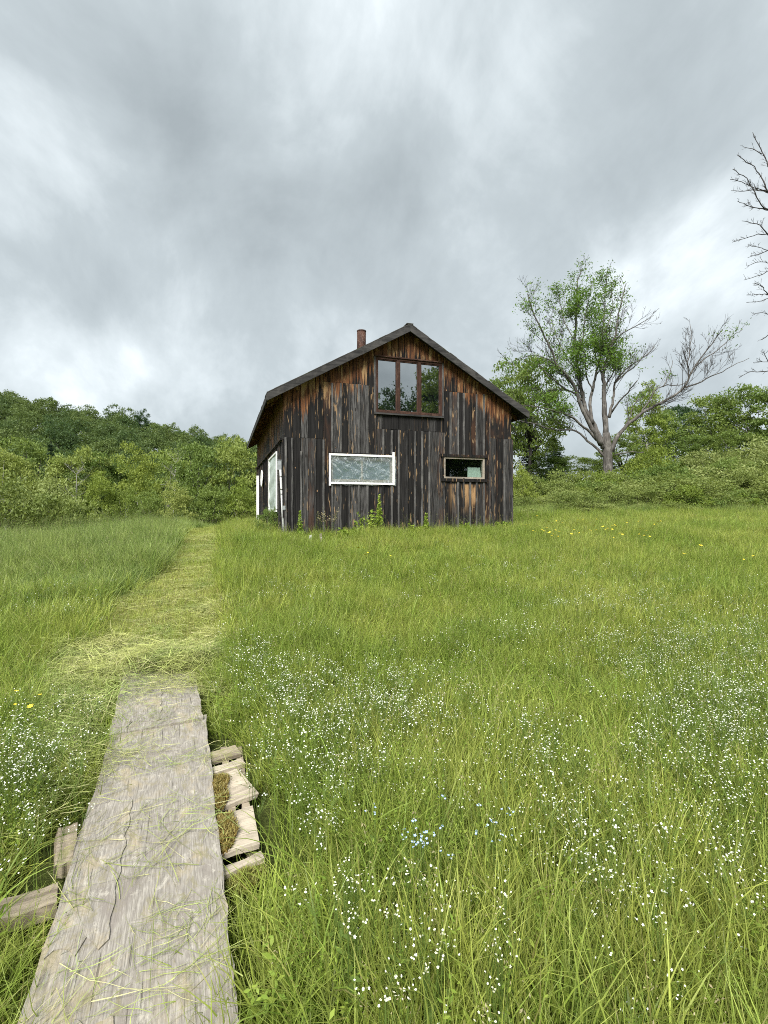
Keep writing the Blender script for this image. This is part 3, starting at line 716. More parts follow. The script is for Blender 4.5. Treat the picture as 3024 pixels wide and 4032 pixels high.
bm = MB(); bm.box(-.16, -.05, 8.86, 8.97, .25, 2.30, .5); obj('white_jamb', bm.mesh('white_jamb', M['white_paint']), dr)
bm = MB(); bm.tube([(-.10, 9.78, 1.2), (-.14, 9.78, 1.2)], [.02, .035], 10); obj('knob', bm.mesh('knob', M['steel']), dr)
ov = empty('oval_plaque', (-.10, 6.3, 2.02), 0); ov.parent = cabin
ph = np.linspace(0, 2 * math.pi, 25); bm = MB(); bm.tube([(-.02, .30 * math.cos(t), .31 * math.sin(t)) for t in ph], .028, 6, cap=False); obj('rim', bm.mesh('rim', M['white_paint'], True), ov)
bm = MB(); bm.add([(-.012, .28 * math.cos(t), .29 * math.sin(t)) for t in ph[:-1]] + [(.004, .28 * math.cos(t), .29 * math.sin(t)) for t in ph[:-1]],
                  [[i, (i + 1) % 24, 24 + (i + 1) % 24, 24 + i] for i in range(24)]); bm.f += [np.array([list(range(24))[::-1]]), np.array([list(range(24, 48))])]; bm.m += [np.array([0]), np.array([0])]
obj('plate', bm.mesh('plate', M['tan_frame']), ov)
cn = empty('electric_conduit', (0, 0, 0)); cn.parent = cabin
ptop, pmid, pbot = cabin_local(at(1104, 1850, 13.05)), cabin_local(at(1111, 1990, 12.98)), cabin_local(at(1118, 2112, 12.92))
bm = MB(); bm.tube([ptop, (ptop + pmid) / 2, pmid, pbot], .029, 12); obj('pipe', bm.mesh('pipe', M['pvc'], True), cn)
for f_ in (.10, .29, .36):
    p = ptop + (pbot - ptop) * f_; bm = MB(); bm.tube([p - (0, 0, .02), p + (0, 0, .02)], .036, 12); obj('coupling', bm.mesh('coupling', M['steel'], True), cn)
bm = MB(); p = cabin_local(at(1100, 1832, 13.1)); bm.obox(p, (.05, 0, 0), (0, .055, 0), (0, 0, .125)); bm.box(p[0] - .056, p[0] + .056, p[1] - .062, p[1] + .062, p[2] + .126, p[2] + .145); obj('meter_box', bm.mesh('meter_box', M['meter']), cn)
bm = MB(); p = cabin_local(at(1118, 2000, 12.95)); bm.obox(p, (.038, 0, 0), (0, .03, 0), (0, 0, .06)); bm.obox(p - np.array((0, .032, 0)), (.028, 0, 0), (0, .004, 0), (0, 0, .045), .8); obj('junction_box', bm.mesh('junction_box', M['meter']), cn)
bm = MB(); a = cabin_local(at(1098, 2020, 13.05)); b = cabin_local(at(1118, 2085, 12.9)); bm.tube([a, a + (b - a) * .4 + (0, 0, .06), a + (b - a) * .75 + (.02, 0, .05), b], .008, 6); obj('cable', bm.mesh('cable', M['dark_in']), cn)
st = empty('brick_stoop', tuple(np.array(Matrix.Rotation(TH, 3, 'Z') @ Vector((-.30, 9.5, 0))) + (HX, HYY, HZ - .05)), TH, 'low brick stoop with pale slab at the side door', 'step')
bm = MB(); bm.box(-.28, .22, -.62, .6, .235, .285, .5, j=.004); obj('slab', bm.mesh('slab', M['pallet']), st)
M['brick'] = plain_mat('red_brick', (.26, .10, .06), .85, var=.4, scale=12)
for k in range(3):
    y = -.58 + (k % 2) * -.1
    while y < .5:
        q = MB(); q.box(-.22, -.12, y, y + .2, k * .075, k * .075 + .066, R.random(), j=.003); obj('brick', q.mesh('brick', M['brick']), st); y += .212
bm = MB(); bm.box(-.115, .2, -.56, .54, 0, .23); obj('footing', bm.mesh('footing', M['grey_trim']), st)

# ------------------------------------------------------------------ plywood walkway, pallet, planks
BZ = .105
bd = Vector((-.383, .924, 0)).normalized(); bn = Vector((bd.y, -bd.x, 0))
def ply_board(name, y0, y1, cx_at, wdt, zt, label, veneers, tint, skew=0.0):
    """a sheet along the walkway; cx_at = world point of its centre line at y0"""
    ln = (y1 - y0) / bd.y
    o = empty(name, (cx_at[0], cx_at[1], zt - .018), math.atan2(bd.y, bd.x) - math.pi / 2 + skew, label, 'board')
    bm = MB(); nx_, ny_ = 10, 46; V = []
    for k in (1, 0):
        for j in range(ny_ + 1):
            for i in range(nx_ + 1):
                u, v = i / nx_ - .5, j / ny_
                jx = .004 * math.sin(23 * v + 3) + .003 * math.sin(71 * v) if i in (0, nx_) else 0
                jy = .006 * math.sin(31 * u) if j in (0, ny_) else 0
                V.append((u * wdt + jx, v * ln + jy, (.018 if k else 0) + .006 * math.sin(4.5 * v + 2 * u) + .004 * u * u))
    a = (nx_ + 1) * (ny_ + 1); ii = np.arange(ny_)[:, None] * (nx_ + 1) + np.arange(nx_)[None]
    top = np.stack([ii, ii + 1, ii + nx_ + 2, ii + nx_ + 1], -1).reshape(-1, 4)
    sides = []
    for j in range(ny_):
        l0 = j * (nx_ + 1); r0 = l0 + nx_; sides += [[l0, l0 + nx_ + 1, a + l0 + nx_ + 1, a + l0], [r0 + nx_ + 1, r0, a + r0, a + r0 + nx_ + 1]]
    for i in range(nx_):
        sides += [[i + 1, i, a + i, a + i + 1], [ny_ * (nx_ + 1) + i, ny_ * (nx_ + 1) + i + 1, a + ny_ * (nx_ + 1) + i + 1, a + ny_ * (nx_ + 1) + i]]
    bm.add(V, np.concatenate([top, a + top[:, ::-1], np.array(sides)]), tint); obj('sheet', bm.mesh('sheet', M['ply'], False), o)
    for (u0, u1, v0, v1, tt) in veneers:       # outer veneer strips that have come loose, with ragged ends
        q = MB(); P = []; n = 26
        for s_ in range(n + 1): P.append((u0 + .006 * math.sin(s_ * 1.7) + .004 * R.uniform(-1, 1), v0 + (v1 - v0) * s_ / n))
        for s_ in range(7): P.append((u0 + (u1 - u0) * (s_ + 1) / 8, v1 + R.uniform(-.05, .05)))
        for s_ in range(n + 1): P.append((u1 + .006 * math.sin(s_ * 1.3) + .004 * R.uniform(-1, 1), v1 + (v0 - v1) * s_ / n))
        for s_ in range(7): P.append((u1 + (u0 - u1) * (s_ + 1) / 8, v0 + R.uniform(-.05, .05)))
        nP = len(P); Zf = lambda p: .0185 + .006 * math.sin(4.5 * p[1] / ln + 2 * p[0] / wdt) + .002
        Vv = [(p[0], p[1], Zf(p) + .003) for p in P] + [(p[0], p[1], Zf(p) - .0015) for p in P]
        q.add(Vv, [[i, (i + 1) % nP, nP + (i + 1) % nP, nP + i][::-1] for i in range(nP)], tt); q.f.append(np.array([list(range(nP))])); q.m.append(np.array([0]))
        obj('veneer_strip', q.mesh('veneer_strip', M['ply']), o)
    return o
pR, pL = on_z(828, 3000, BZ), on_z(409, 3000, BZ); mid = (pR + pL) / 2
def on_line(y): return (mid[0] + (y - mid[1]) * bd.x / bd.y, y)
ply_board('plywood_board', .6, 3.50, on_line(.6), .605, BZ, 'long grey weathered plywood sheet with peeling veneer nearest the camera',
          [(-.30, -.05, .0, .95, .31), (-.02, .12, .4, .74, .63), (.125, .30, .2, 1.55, .82), (-.29, -.10, 1.25, 2.15, .47)], .2)
p2 = on_line(3.40); 
ply_board('plywood_board', 3.40, 5.0, (p2[0] - .02, p2[1]), .60, BZ + .009, 'farther plywood sheet half buried under cut grass at the start of the path', [(-.28, .02, .1, 1.0, .15)], .74, .035)

def quad_slat(bm_parent, pts, z, th, name, mat, ext=.0, tint=.5):
    """slat through four photo pixels on the plane z (near-left, near-right, far-right, far-left)"""
    P = [on_z(*p, z) for p in pts]; nl, nr, fr, fl = P
    c = (nl + nr + fr + fl) / 4; ax = ((nr + fr) - (nl + fl)) / 2; ln = np.linalg.norm(ax[:2]) ; ang = math.atan2(ax[1], ax[0])
    wd = (np.linalg.norm(fl - nl) + np.linalg.norm(fr - nr)) / 2 * .93
    ca, sa = math.cos(ang), math.sin(ang)
    c2 = c - np.array([ca, sa, 0]) * ext / 2; half = (ln + ext) / 2
    q = MB(); n = 12; V = []
    for k in (1, 0):
        for s_ in (-1, 1):
            for i in range(n + 1):
                t = -half + 2 * half * i / n
                V.append((t + (.012 * R.uniform(-1, 1) if i in (0, n) else 0), s_ * wd / 2 + .004 * math.sin(i * 1.1 + s_), (0 if k else -th) + .003 * math.sin(i * .7)))
    m = n + 1; Fq = []
    for i in range(n):
        Fq += [[i, i + 1, m + i + 1, m + i], [2 * m + i + 1, 2 * m + i, 3 * m + i, 3 * m + i + 1], [2 * m + i, 2 * m + i + 1, i + 1, i], [m + i, m + i + 1, 3 * m + i + 1, 3 * m + i]]
    Fq += [[0, m, 3 * m, 2 * m], [m + n, n, 2 * m + n, 3 * m + n]]
    q.add(V, Fq, tint); o = obj(name, q.mesh(name, mat), bm_parent)
    o.location = Vector(c2) - (bm_parent.location if bm_parent else Vector((0, 0, 0))); o.rotation_euler = (0, 0, ang)
    return o
def z7(x, y): return (700 + x / 2.765, 2800 + y / 2.765)
PZ = .08
pal = empty('wooden_pallet', tuple(on_z(*z7(620, 1000), 0)), 0, 'bare wood pallet with brown moss showing right of the plywood walkway', 'pallet')
for i, q in enumerate([((360, 560), (680, 462), (640, 372), (330, 440)), ((420, 672), (718, 575), (700, 520), (375, 600)), ((500, 1045), (800, 940), (715, 600), (400, 700)),
                       ((480, 1585), (905, 1455), (790, 1035), (430, 1110)), ((560, 1760), (965, 1590), (935, 1520), (530, 1675))]):
    s_ = quad_slat(pal, [z7(*p) for p in q], PZ, .022, 'slat', M['pallet'] if i else M['old_plank'], .16, R.random())
    if i == 0: s_['label'] = 'mossy dark slat at the far end'
for px_ in (600, 760):
    a, b = on_z(*z7(px_ - 100, 480), 0), on_z(*z7(px_ + 40, 1600), 0); c = (a + b) / 2; dd = (b - a) / 2
    q = MB(); q.obox(c - np.array(pal.location) + (0, 0, .03), dd, np.array([-dd[1], dd[0], 0]) / np.linalg.norm(dd) * .02, (0, 0, .0265)); obj('stringer', q.mesh('stringer', M['old_plank']), pal)
def z6(x, y): return (x / 1.4426, 2600 + y / 1.4426)
for lab, q in (('upper grey plank sticking out left from beneath the plywood', ((265, 1185), (375, 1165), (465, 905), (352, 950))),
               ('lower grey plank nearer the camera sticking out left from the plywood', ((-60, 1490), (300, 1400), (345, 1245), (-10, 1375)))):
    zc = .095; ctr = on_z(*z6(sum(p[0] for p in q) / 4, sum(p[1] for p in q) / 4), 0)
    e_ = empty('wooden_plank', tuple(ctr), 0, lab, 'plank'); quad_slat(e_, [z6(*p) for p in q], zc, .06, 'board', M['old_plank'], -.0, R.random())
# moss
def blades_np(n, root, az, L, wdt, lean, bend, S=4, tint=None, flat=0.0, zscale=1.0):
    """ribbon blades as arrays: returns V, F, tint, along"""
    t = np.linspace(0, 1, S + 1)[None, :]
    th = lean[:, None] + bend[:, None] * 1.35 * (t[:, :-1] + .5 / S) ** 1.3
    hor = np.concatenate([np.zeros((n, 1)), np.cumsum(np.sin(th), 1)], 1) * L[:, None] / S
    zz2 = np.concatenate([np.zeros((n, 1)), np.cumsum(np.cos(th), 1)], 1) * L[:, None] / S * zscale
    d = np.stack([np.cos(az), np.sin(az)], -1)
    c = np.zeros((n, S + 1, 3)); c[..., :2] = root[:, None, :2] + hor[..., None] * d[:, None]; c[..., 2] = root[:, None, 2] + zz2
    tw = az + math.pi / 2 + rng.uniform(-.9, .9, n)
    side = np.stack([np.cos(tw), np.sin(tw), np.zeros(n)], -1)
    wv = (wdt[:, None] * (1 - t ** 1.8) * .5 + .0002)
    V = np.stack([c - side[:, None] * wv[..., None], c + side[:, None] * wv[..., None]], 2)        # n,S+1,2,3
    b = np.arange(n)[:, None] * (S + 1) * 2 + np.arange(S)[None] * 2
    Fq = np.stack([b, b + 1, b + 3, b + 2], -1).reshape(-1, 4)
    tn = rng.random(n) if tint is None else tint
    return V.reshape(-1, 3), Fq, np.repeat(tn, (S + 1) * 2), np.broadcast_to(t[..., None], (n, S + 1, 2)).reshape(-1)
def moss_patch(px_poly, z, n, hgt, mat, label, onto=True, mound=.02):
    poly = np.array([on_z(*p, z)[:2] for p in px_poly]); lo, hi = poly.min(0), poly.max(0)
    def inside(q):
        c = np.zeros(len(q), bool); j = len(poly) - 1
        for i in range(len(poly)):
            a, b = poly[i], poly[j]
            cond = ((a[1] > q[:, 1]) != (b[1] > q[:, 1])) & (q[:, 0] < (b[0] - a[0]) * (q[:, 1] - a[1]) / (b[1] - a[1] + 1e-12) + a[0]); c ^= cond; j = i
        return c
    q = rng.uniform(lo, hi, (n * 3, 2)); q = q[inside(q + rng.normal(0, .008, q.shape))][:n]; n = len(q)
    ctr = poly.mean(0); rad = np.abs(poly - ctr).max(0)
    zb = z + mound * np.clip(1 - (((q - ctr) / rad) ** 2).sum(1), 0, 1) * (1 + .5 * np.sin(q[:, 0] * 60) * np.sin(q[:, 1] * 55))
    bm = MB(); one = np.ones(n)
    bm.add(*(lambda r_: (r_[0], r_[1], r_[2], r_[3]))(blades_np(n, np.c_[q, zb - .004], rng.uniform(0, 6.28, n), rng.uniform(.5, 1.2, n) * hgt, rng.uniform(.003, .006, n), rng.uniform(0, .9, n), rng.uniform(0, .8, n), 2)))
    P3 = np.c_[poly + (ctr - poly) * .04, np.full(len(poly), z + .001)]; nP = len(P3)
    bm.add(np.r_[P3, [[ctr[0], ctr[1], z + mound * .9]]], [[i, (i + 1) % nP, nP] for i in range(nP)], .3, .0)
    return obj('moss', bm.mesh('moss', mat), kind='stuff', label=label)
moss_patch([z7(*p) for p in ((385, 700), (500, 690), (560, 745), (520, 850), (560, 950), (500, 1060), (400, 1090))], PZ, 1700, .022, M['moss'], 'brown moss cushion on the upper wide pallet slat')
moss_patch([z7(*p) for p in ((430, 1120), (590, 1120), (610, 1230), (650, 1330), (590, 1480), (470, 1570))], PZ, 2000, .022, M['moss'], 'brown moss cushion on the lower wide pallet slat')
moss_patch([z7(*p) for p in ((510, 1790), (900, 1720), (960, 1800), (860, 1950), (700, 2010), (530, 2030))], .03, 2600, .03, M['moss_green'], 'olive moss on the ground below the pallet', mound=.03)

# ------------------------------------------------------------------ grass (ground cover scattered with geometry nodes)
PROTO = {}
def proto(collname, meshes):
    c = bpy.data.collections.new(collname)
    for i, me in enumerate(meshes):
        o = bpy.data.objects.new(f'{collname}_{i:02d}', me); c.objects.link(o)
    PROTO[collname] = c; return c
def tuft_mesh(name, n, rad, L, wdt, lean, bend, mat, S=4, flat=False, seed_heads=0, zscale=1.0):
    r = np.sqrt(rng.random(n)) * rad; a = rng.uniform(0, 6.28, n)
    root = np.c_[r * np.cos(a), r * np.sin(a), np.zeros(n) - .015]
    az = a + rng.normal(0, 1.1, n); ln = rng.uniform(L[0], L[1], n) * (.75 + .25 * rng.random(n))
    bm = MB()
    if flat:
        root[:, 2] = rng.uniform(0, flat, n)
        t = np.linspace(0, 1, S + 1)[None]; az = rng.normal(.5, .75, n) + math.pi * rng.integers(0, 2, n)
        curl = rng.normal(0, .5, n)
        ang = az[:, None] + curl[:, None] * t
        st_ = ln[:, None] / S; cx = np.cumsum(np.cos(ang) * st_, 1); cy = np.cumsum(np.sin(ang) * st_, 1)
        c = np.stack([root[:, None, 0] + cx - cx.mean(1, keepdims=True), root[:, None, 1] + cy - cy.mean(1, keepdims=True), root[:, None, 2] + np.abs(rng.normal(0, .006, (n, S + 1))) + rng.random((n, 1)) * flat * t], -1)
        side = np.stack([-np.sin(ang), np.cos(ang), rng.normal(0, .5, (n, S + 1))], -1)
        wv = rng.uniform(wdt[0], wdt[1], n)[:, None] * (1 - .7 * t ** 2) * .5
        V = np.stack([c - side * wv[..., None], c + side * wv[..., None]], 2)
        b = np.arange(n)[:, None] * (S + 1) * 2 + np.arange(S)[None] * 2
        bm.add(V.reshape(-1, 3), np.stack([b, b + 1, b + 3, b + 2], -1).reshape(-1, 4), np.repeat(rng.random(n), (S + 1) * 2), np.broadcast_to(t[..., None], (n, S + 1, 2)).reshape(-1))
    else:
        V, Fq, tn, u = blades_np(n, root, az, ln, rng.uniform(wdt[0], wdt[1], n), rng.uniform(lean[0], lean[1], n), rng.uniform(bend[0], bend[1], n) ** 1.0, S, zscale=zscale)
        bm.add(V, Fq, tn, u)
    for _ in range(seed_heads):
        x, y = rng.normal(0, rad * .5, 2); hh = rng.uniform(L[1] * .95, L[1] * 1.35); dx, dy = rng.normal(0, .06, 2)
        P = np.array([(x + dx * t * t, y + dy * t * t, hh * t) for t in (0, .4, .75, 1)]); bm.tube(P, [.0016, .0013, .001, .0008], 3, .2, cap=False)
        k = 14; tt = rng.uniform(.82, 1.0, k); c = np.c_[x + dx * tt ** 2, y + dy * tt ** 2, hh * tt] + rng.normal(0, .010, (k, 3)) * np.c_[(1.05 - tt) * 9, (1.05 - tt) * 9, np.ones(k)]
        s_ = rng.uniform(.0018, .0035, k); u_ = rng.normal(0, 1, (k, 3)) * (1, 1, 2); u_ /= np.linalg.norm(u_, axis=1)[:, None]; v_ = np.cross(u_, rng.normal(0, 1, (k, 3))); v_ /= np.linalg.norm(v_, axis=1)[:, None]
        VV = np.stack([c - u_ * s_[:, None] * 1.6, c + v_ * s_[:, None] * .6, c + u_ * s_[:, None] * 1.6, c - v_ * s_[:, None] * .6], 1)
        bm.add(VV.reshape(-1, 3), np.arange(k * 4).reshape(-1, 4), .97 - .5 * rng.random(), .5, 1)
    return bm.mesh(name, [mat, M['seed']])
proto('meadow_tuft', [tuft_mesh('meadow_tuft', 42, .14, (.20, .46), (.0032, .0070), (.0, .22), (.05, 1.0), M['meadow'], 5, seed_heads=(1 if i == 0 else 0)) for i in range(7)])
proto('meadow_far', [tuft_mesh('meadow_far', 34, .17, (.20, .46), (.006, .011), (.02, .35), (.05, 1.0), M['meadow'], 3, seed_heads=(1 if i == 0 else 0)) for i in range(6)])
proto('lush_tuft', [tuft_mesh('lush_tuft', 36, .17, (.35, .78), (.007, .0145), (.02, .25), (.05, .95), M['lush'], 5, seed_heads=(2 if i % 2 == 0 else 0)) for i in range(6)])
proto('stubble_tuft', [tuft_mesh('stubble_tuft', 50, .14, (.05, .17), (.003, .006), (.1, .7), (0, .6), M['path_grass'], 3) for i in range(4)])
proto('clip_tuft', [tuft_mesh('clip_tuft', 30, .24, (.16, .5), (.0025, .006), 0, 0, M['clip'], 5, flat=.02) for i in range(6)])
proto('sedge_tuft', [tuft_mesh('sedge_tuft', 30, .07, (.30, .58), (.005, .010), (.02, .35), (.4, 1.6), M['broad'], 6) for i in range(4)])
proto('seed_stalk', [tuft_mesh('seed_stalk', 4, .06, (.25, .45), (.003, .005), (.02, .2), (.05, .6), M['meadow'], 4, seed_heads=3) for i in range(4)])
proto('clip_fine', [tuft_mesh('clip_fine', 26, .20, (.10, .42), (.0012, .0034), 0, 0, M['clip'], 5, flat=.012) for i in range(6)])
proto('clip_heap', [tuft_mesh('clip_heap', 60, .22, (.15, .45), (.002, .005), 0, 0, M['clip'], 5, flat=.09) for i in range(4)])
proto('broad_tuft', [tuft_mesh('broad_tuft', 9, .05, (.35, .66), (.0070, .013), (.0, .3), (.6, 1.9), M['broad'], 8) for i in range(5)])
proto('low_tuft', [tuft_mesh('low_tuft', 60, .16, (.10, .24), (.0024, .0045), (.1, .6), (.1, 1.1), M['meadow'], 3) for i in range(4)])
def forb_mesh(n, hgt, ls):
    bm = MB()
    for _ in range(n):
        x, y = rng.normal(0, .06, 2); h = hgt * rng.uniform(.6, 1.1); dx, dy = rng.normal(0, .05, 2)
        P = np.array([(x + dx * t, y + dy * t, h * t) for t in (0, .5, 1)]); bm.tube(P, [.0014, .0012, .0008], 3, .3, cap=False)
        k = 12; tt = np.linspace(.15, 1, k); a = np.arange(k) * 2.4 + rng.uniform(0, 6)
        c = np.c_[x + dx * tt, y + dy * tt, h * tt]; d = np.c_[np.cos(a), np.sin(a), rng.uniform(-.1, .5, k)]; s_ = ls * (1.15 - .6 * tt)[:, None] * rng.uniform(.7, 1.2, (k, 1))
        sd_ = np.c_[-np.sin(a), np.cos(a), np.zeros(k)]
        V = np.stack([c, c + d * s_ * .5 + sd_ * s_ * .22, c + d * s_, c + d * s_ * .5 - sd_ * s_ * .22], 1)
        bm.add(V.reshape(-1, 3), np.arange(4 * k).reshape(-1, 4), np.repeat(rng.random(k), 4), .5)
    return bm.mesh('forb', M['forb'])
proto('forb', [forb_mesh(4, .28, .045), forb_mesh(4, .36, .034), forb_mesh(5, .22, .05), forb_mesh(6, .33, .028), forb_mesh(5, .38, .03)])
def disc(bm, c, r, nrm, mi, tint=.5, petals=5):
    nrm = np.asarray(nrm, float); nrm /= np.linalg.norm(nrm); a_ = np.cross(nrm, (.3, .9, .1)); a_ /= np.linalg.norm(a_); b_ = np.cross(nrm, a_)
    ang = np.arange(petals * 2) / (petals * 2) * 6.2832; rr = np.where(np.arange(petals * 2) % 2 == 0, r, r * .62)
    V = [np.asarray(c) + rr[i] * (math.cos(ang[i]) * a_ + math.sin(ang[i]) * b_) + nrm * r * (.25 if i % 2 == 0 else .1) for i in range(petals * 2)] + [np.asarray(c)]
    bm.add(V, [[i, (i + 1) % (petals * 2), petals * 2] for i in range(petals * 2)], tint, .5, mi)
def sprig_mesh(nst, heads, hgt, hr, mat):
    bm = MB()
    for _ in range(nst):
        x, y = rng.normal(0, .10, 2); h = hgt * rng.uniform(.72, 1.1); dx, dy = rng.normal(0, .05, 2)
        bm.tube([(x, y, 0), (x + dx * .4, y + dy * .4, h * .6), (x + dx, y + dy, h * .93)], [.0013, .001, .0008], 3, .4, cap=False)
        for k in range(rng.integers(*heads)):
            c = np.array([x + dx, y + dy, h * .95]) + rng.normal(0, 1, 3) * (.024, .024, .018)
            bm.tube([(x + dx * .8, y + dy * .8, h * .78), c], [.0007, .0006], 3, .4, cap=False)
            disc(bm, c, hr * rng.uniform(.7, 1.25), (rng.normal(0, .45), rng.normal(-.25, .45), 1), 1)
    return bm.mesh('flower_sprig', [M['stemgreen'], mat])
proto('white_sprig', [sprig_mesh(3, (5, 12), .40, .0038, M['white']) for i in range(8)])

def scatter(name, pts, coll, smin, smax, label, hscale=None, tilt=.12, zoff=0.0, kind='stuff', rotz=None):
    pts = np.asarray(pts, float); n = len(pts)
    if n == 0: return
    me = bpy.data.meshes.new(name); me.vertices.add(n); pts = pts + (0, 0, zoff); me.vertices.foreach_set('co', pts.ravel())
    s_ = rng.uniform(smin, smax, n); hs = s_ * (hscale if hscale is not None else 1.0)
    rot = np.c_[rng.normal(0, tilt, n), rng.normal(0, tilt, n), rng.uniform(0, 6.283, n) if rotz is None else rotz]
    for nm, tp, key, arr in (('inst_rot', 'FLOAT_VECTOR', 'vector', rot), ('inst_scale', 'FLOAT_VECTOR', 'vector', np.c_[s_, s_, hs * np.ones(n)])):
        a = me.attributes.new(nm, tp, 'POINT'); a.data.foreach_set(key, arr.astype(np.float32).ravel())
    a = me.attributes.new('inst_id', 'INT', 'POINT'); a.data.foreach_set('value', rng.integers(0, len(coll.objects), n).astype(np.int32))
    o = obj(name, me, kind=kind, label=label)
    g = bpy.data.node_groups.new(name + '_scatter', 'GeometryNodeTree')
    g.interface.new_socket('Geometry', in_out='INPUT', socket_type='NodeSocketGeometry'); g.interface.new_socket('Geometry', in_out='OUTPUT', socket_type='NodeSocketGeometry')
    gi, go = g.nodes.new('NodeGroupInput'), g.nodes.new('NodeGroupOutput')
    ci = g.nodes.new('GeometryNodeCollectionInfo'); ci.inputs['Collection'].default_value = coll; ci.inputs['Separate Children'].default_value = True; ci.inputs['Reset Children'].default_value = True
    iop = g.nodes.new('GeometryNodeInstanceOnPoints'); iop.inputs['Pick Instance'].default_value = True
    def na(nm, dt):
        q = g.nodes.new('GeometryNodeInputNamedAttribute'); q.data_type = dt; q.inputs['Name'].default_value = nm; return q.outputs['Attribute']
    e2r = g.nodes.new('FunctionNodeEulerToRotation'); g.links.new(na('inst_rot', 'FLOAT_VECTOR'), e2r.inputs[0])
    g.links.new(gi.outputs[0], iop.inputs['Points']); g.links.new(ci.outputs[0], iop.inputs['Instance'])
    g.links.new(na('inst_id', 'INT'), iop.inputs['Instance Index']); g.links.new(e2r.outputs[0], iop.inputs['Rotation']); g.links.new(na('inst_scale', 'FLOAT_VECTOR'), iop.inputs['Scale'])
    g.links.new(iop.outputs[0], go.inputs[0])
    md = o.modifiers.new('scatter', 'NODES'); md.node_group = g
    return o

# where nothing tall may grow
def in_board(x, y, g=0.0):
    dx, dy = x - mid[0], y - mid[1]; al = dx * bd.x + dy * bd.y; ac = dx * bn.x + dy * bn.y
    return (np.abs(ac) < .31 + g) & (y > .1) & (y < 4.85)
pal_poly = np.array([on_z(*z7(*p), 0)[:2] for p in ((300, 440), (640, 380), (990, 1560), (1000, 1700), (860, 1980), (540, 2040))])
def in_poly(x, y, poly):
    c = np.zeros(len(x), bool); j = len(poly) - 1
    for i in range(len(poly)):
        a, b = poly[i], poly[j]; c ^= ((a[1] > y) != (b[1] > y)) & (x < (b[0] - a[0]) * (y - a[1]) / (b[1] - a[1] + 1e-12) + a[0]); j = i
    return c
plank_polys = [np.array([on_z(*z6(*p), 0)[:2] for p in q]) for q in (((265, 1185), (375, 1165), (465, 905), (352, 950)), ((60, 1470), (300, 1400), (345, 1245), (60, 1345)))]
def near_poly(x, y, poly, g):
    d = np.full(len(x), 9.0)
    for i in range(len(poly)):
        a, b = poly[i - 1], poly[i]; ab = b - a
        t = np.clip(((x - a[0]) * ab[0] + (y - a[1]) * ab[1]) / (ab @ ab), 0, 1); d = np.minimum(d, np.hypot(x - a[0] - t * ab[0], y - a[1] - t * ab[1]))
    return in_poly(x, y, poly) | (d < g)
def in_cabin(x, y, g=.05):
    lx = C0 * (x - HX) + S0 * (y - HYY); ly = -S0 * (x - HX) + C0 * (y - HYY)
    return (lx > -g) & (lx < W_ + g) & (ly > -g) & (ly < L_ + g)
def left_strip(x, y):     # grass pressed flat beside the walkway's left edge
    dx, dy = x - mid[0], y - mid[1]; ac = dx * bn.x + dy * bn.y
    return (ac < 0) & (ac > -.31 - np.interp(y, [1.5, 2.4, 3.2, 4.8], [.10, .22, .45, .75])) & (y < 5.2) & (y > 1.2)
def cand(y0, y1, dens, margin=1.8, slope=.80):
    n = int((slope * (y0 + y1) + 2 * margin) * (y1 - y0) * dens * 1.0)
    y = rng.uniform(y0, y1, n * 2); hw = slope * y + margin; keep = rng.random(n * 2) < hw / (slope * y1 + margin)
    y = y[keep]; x = rng.uniform(-1, 1, len(y)) * (slope * y + margin); return x, y
def z3(x, y): return np.c_[x, y, H(x, y)]
bands = [(.35, 3.0, 120, 1.0), (3.0, 6.0, 92, 1.0), (6.0, 10.0, 58, 1.1), (10.0, 16.0, 34, 1.3), (16.0, 27.0, 15, 1.75)]
mead, low, lush, stub, broad, forb = [], [], [], [], [], []
for y0, y1, dn, sc_ in bands:
    x, y = cand(y0, y1, dn, 2.6 if y0 < 8 else 1.8)
    ok = ~in_board(x, y, .015) & ~in_cabin(x, y) & ~near_poly(x, y, pal_poly, .10)
    for q in plank_polys: ok &= ~near_poly(x, y, q, .13) | (rng.random(len(x)) < .03)
    x, y = x[ok], y[ok]
    ip = in_path(x, y); ls = left_strip(x, y)
    l_, r_ = path_edges(y)
    lushm = ~ip & ((x < l_ - .05) & (y > 7.2 + rng.normal(0, .7, len(y))))
    yfar = (y > 21) & (x > 4)
    for msk, lst in ((ip, stub), (ls & ~ip, low), (lushm & ~ls, lush), (~ip & ~ls & ~lushm, mead)):
        q = np.c_[z3(x[msk], y[msk]), np.full(msk.sum(), sc_)]; lst.append(q)
mead, low, lush, stub = (np.concatenate(q) for q in (mead, low, lush, stub))
def near_board_h(p):
    dx, dy = p[:, 0] - mid[0], p[:, 1] - mid[1]; ac = np.abs(dx * bn.x + dy * bn.y); e_ = np.clip((ac - .31) / .5, 0, 1)
    npl = near_poly(p[:, 0], p[:, 1], pal_poly, .26)
    return np.where((p[:, 1] < 4.9), .5 + .5 * e_, 1.0) * np.where(npl, .62, 1.0) * np.where(near_poly(p[:, 0], p[:, 1], plank_polys[0], .35) | near_poly(p[:, 0], p[:, 1], plank_polys[1], .35), .55, 1.0)
def vnoise(x, y, sc, seed):
    g_ = np.random.default_rng(seed).random((64, 64)); u, v = x * sc + 31.3, y * sc + 11.7; i, j = np.floor(u).astype(int), np.floor(v).astype(int); fu, fv = u - i, v - j
    fu, fv = fu * fu * (3 - 2 * fu), fv * fv * (3 - 2 * fv); q = lambda a, b: g_[a % 64, b % 64]
    return (q(i, j) * (1 - fu) + q(i + 1, j) * fu) * (1 - fv) + (q(i, j + 1) * (1 - fu) + q(i + 1, j + 1) * fu) * fv
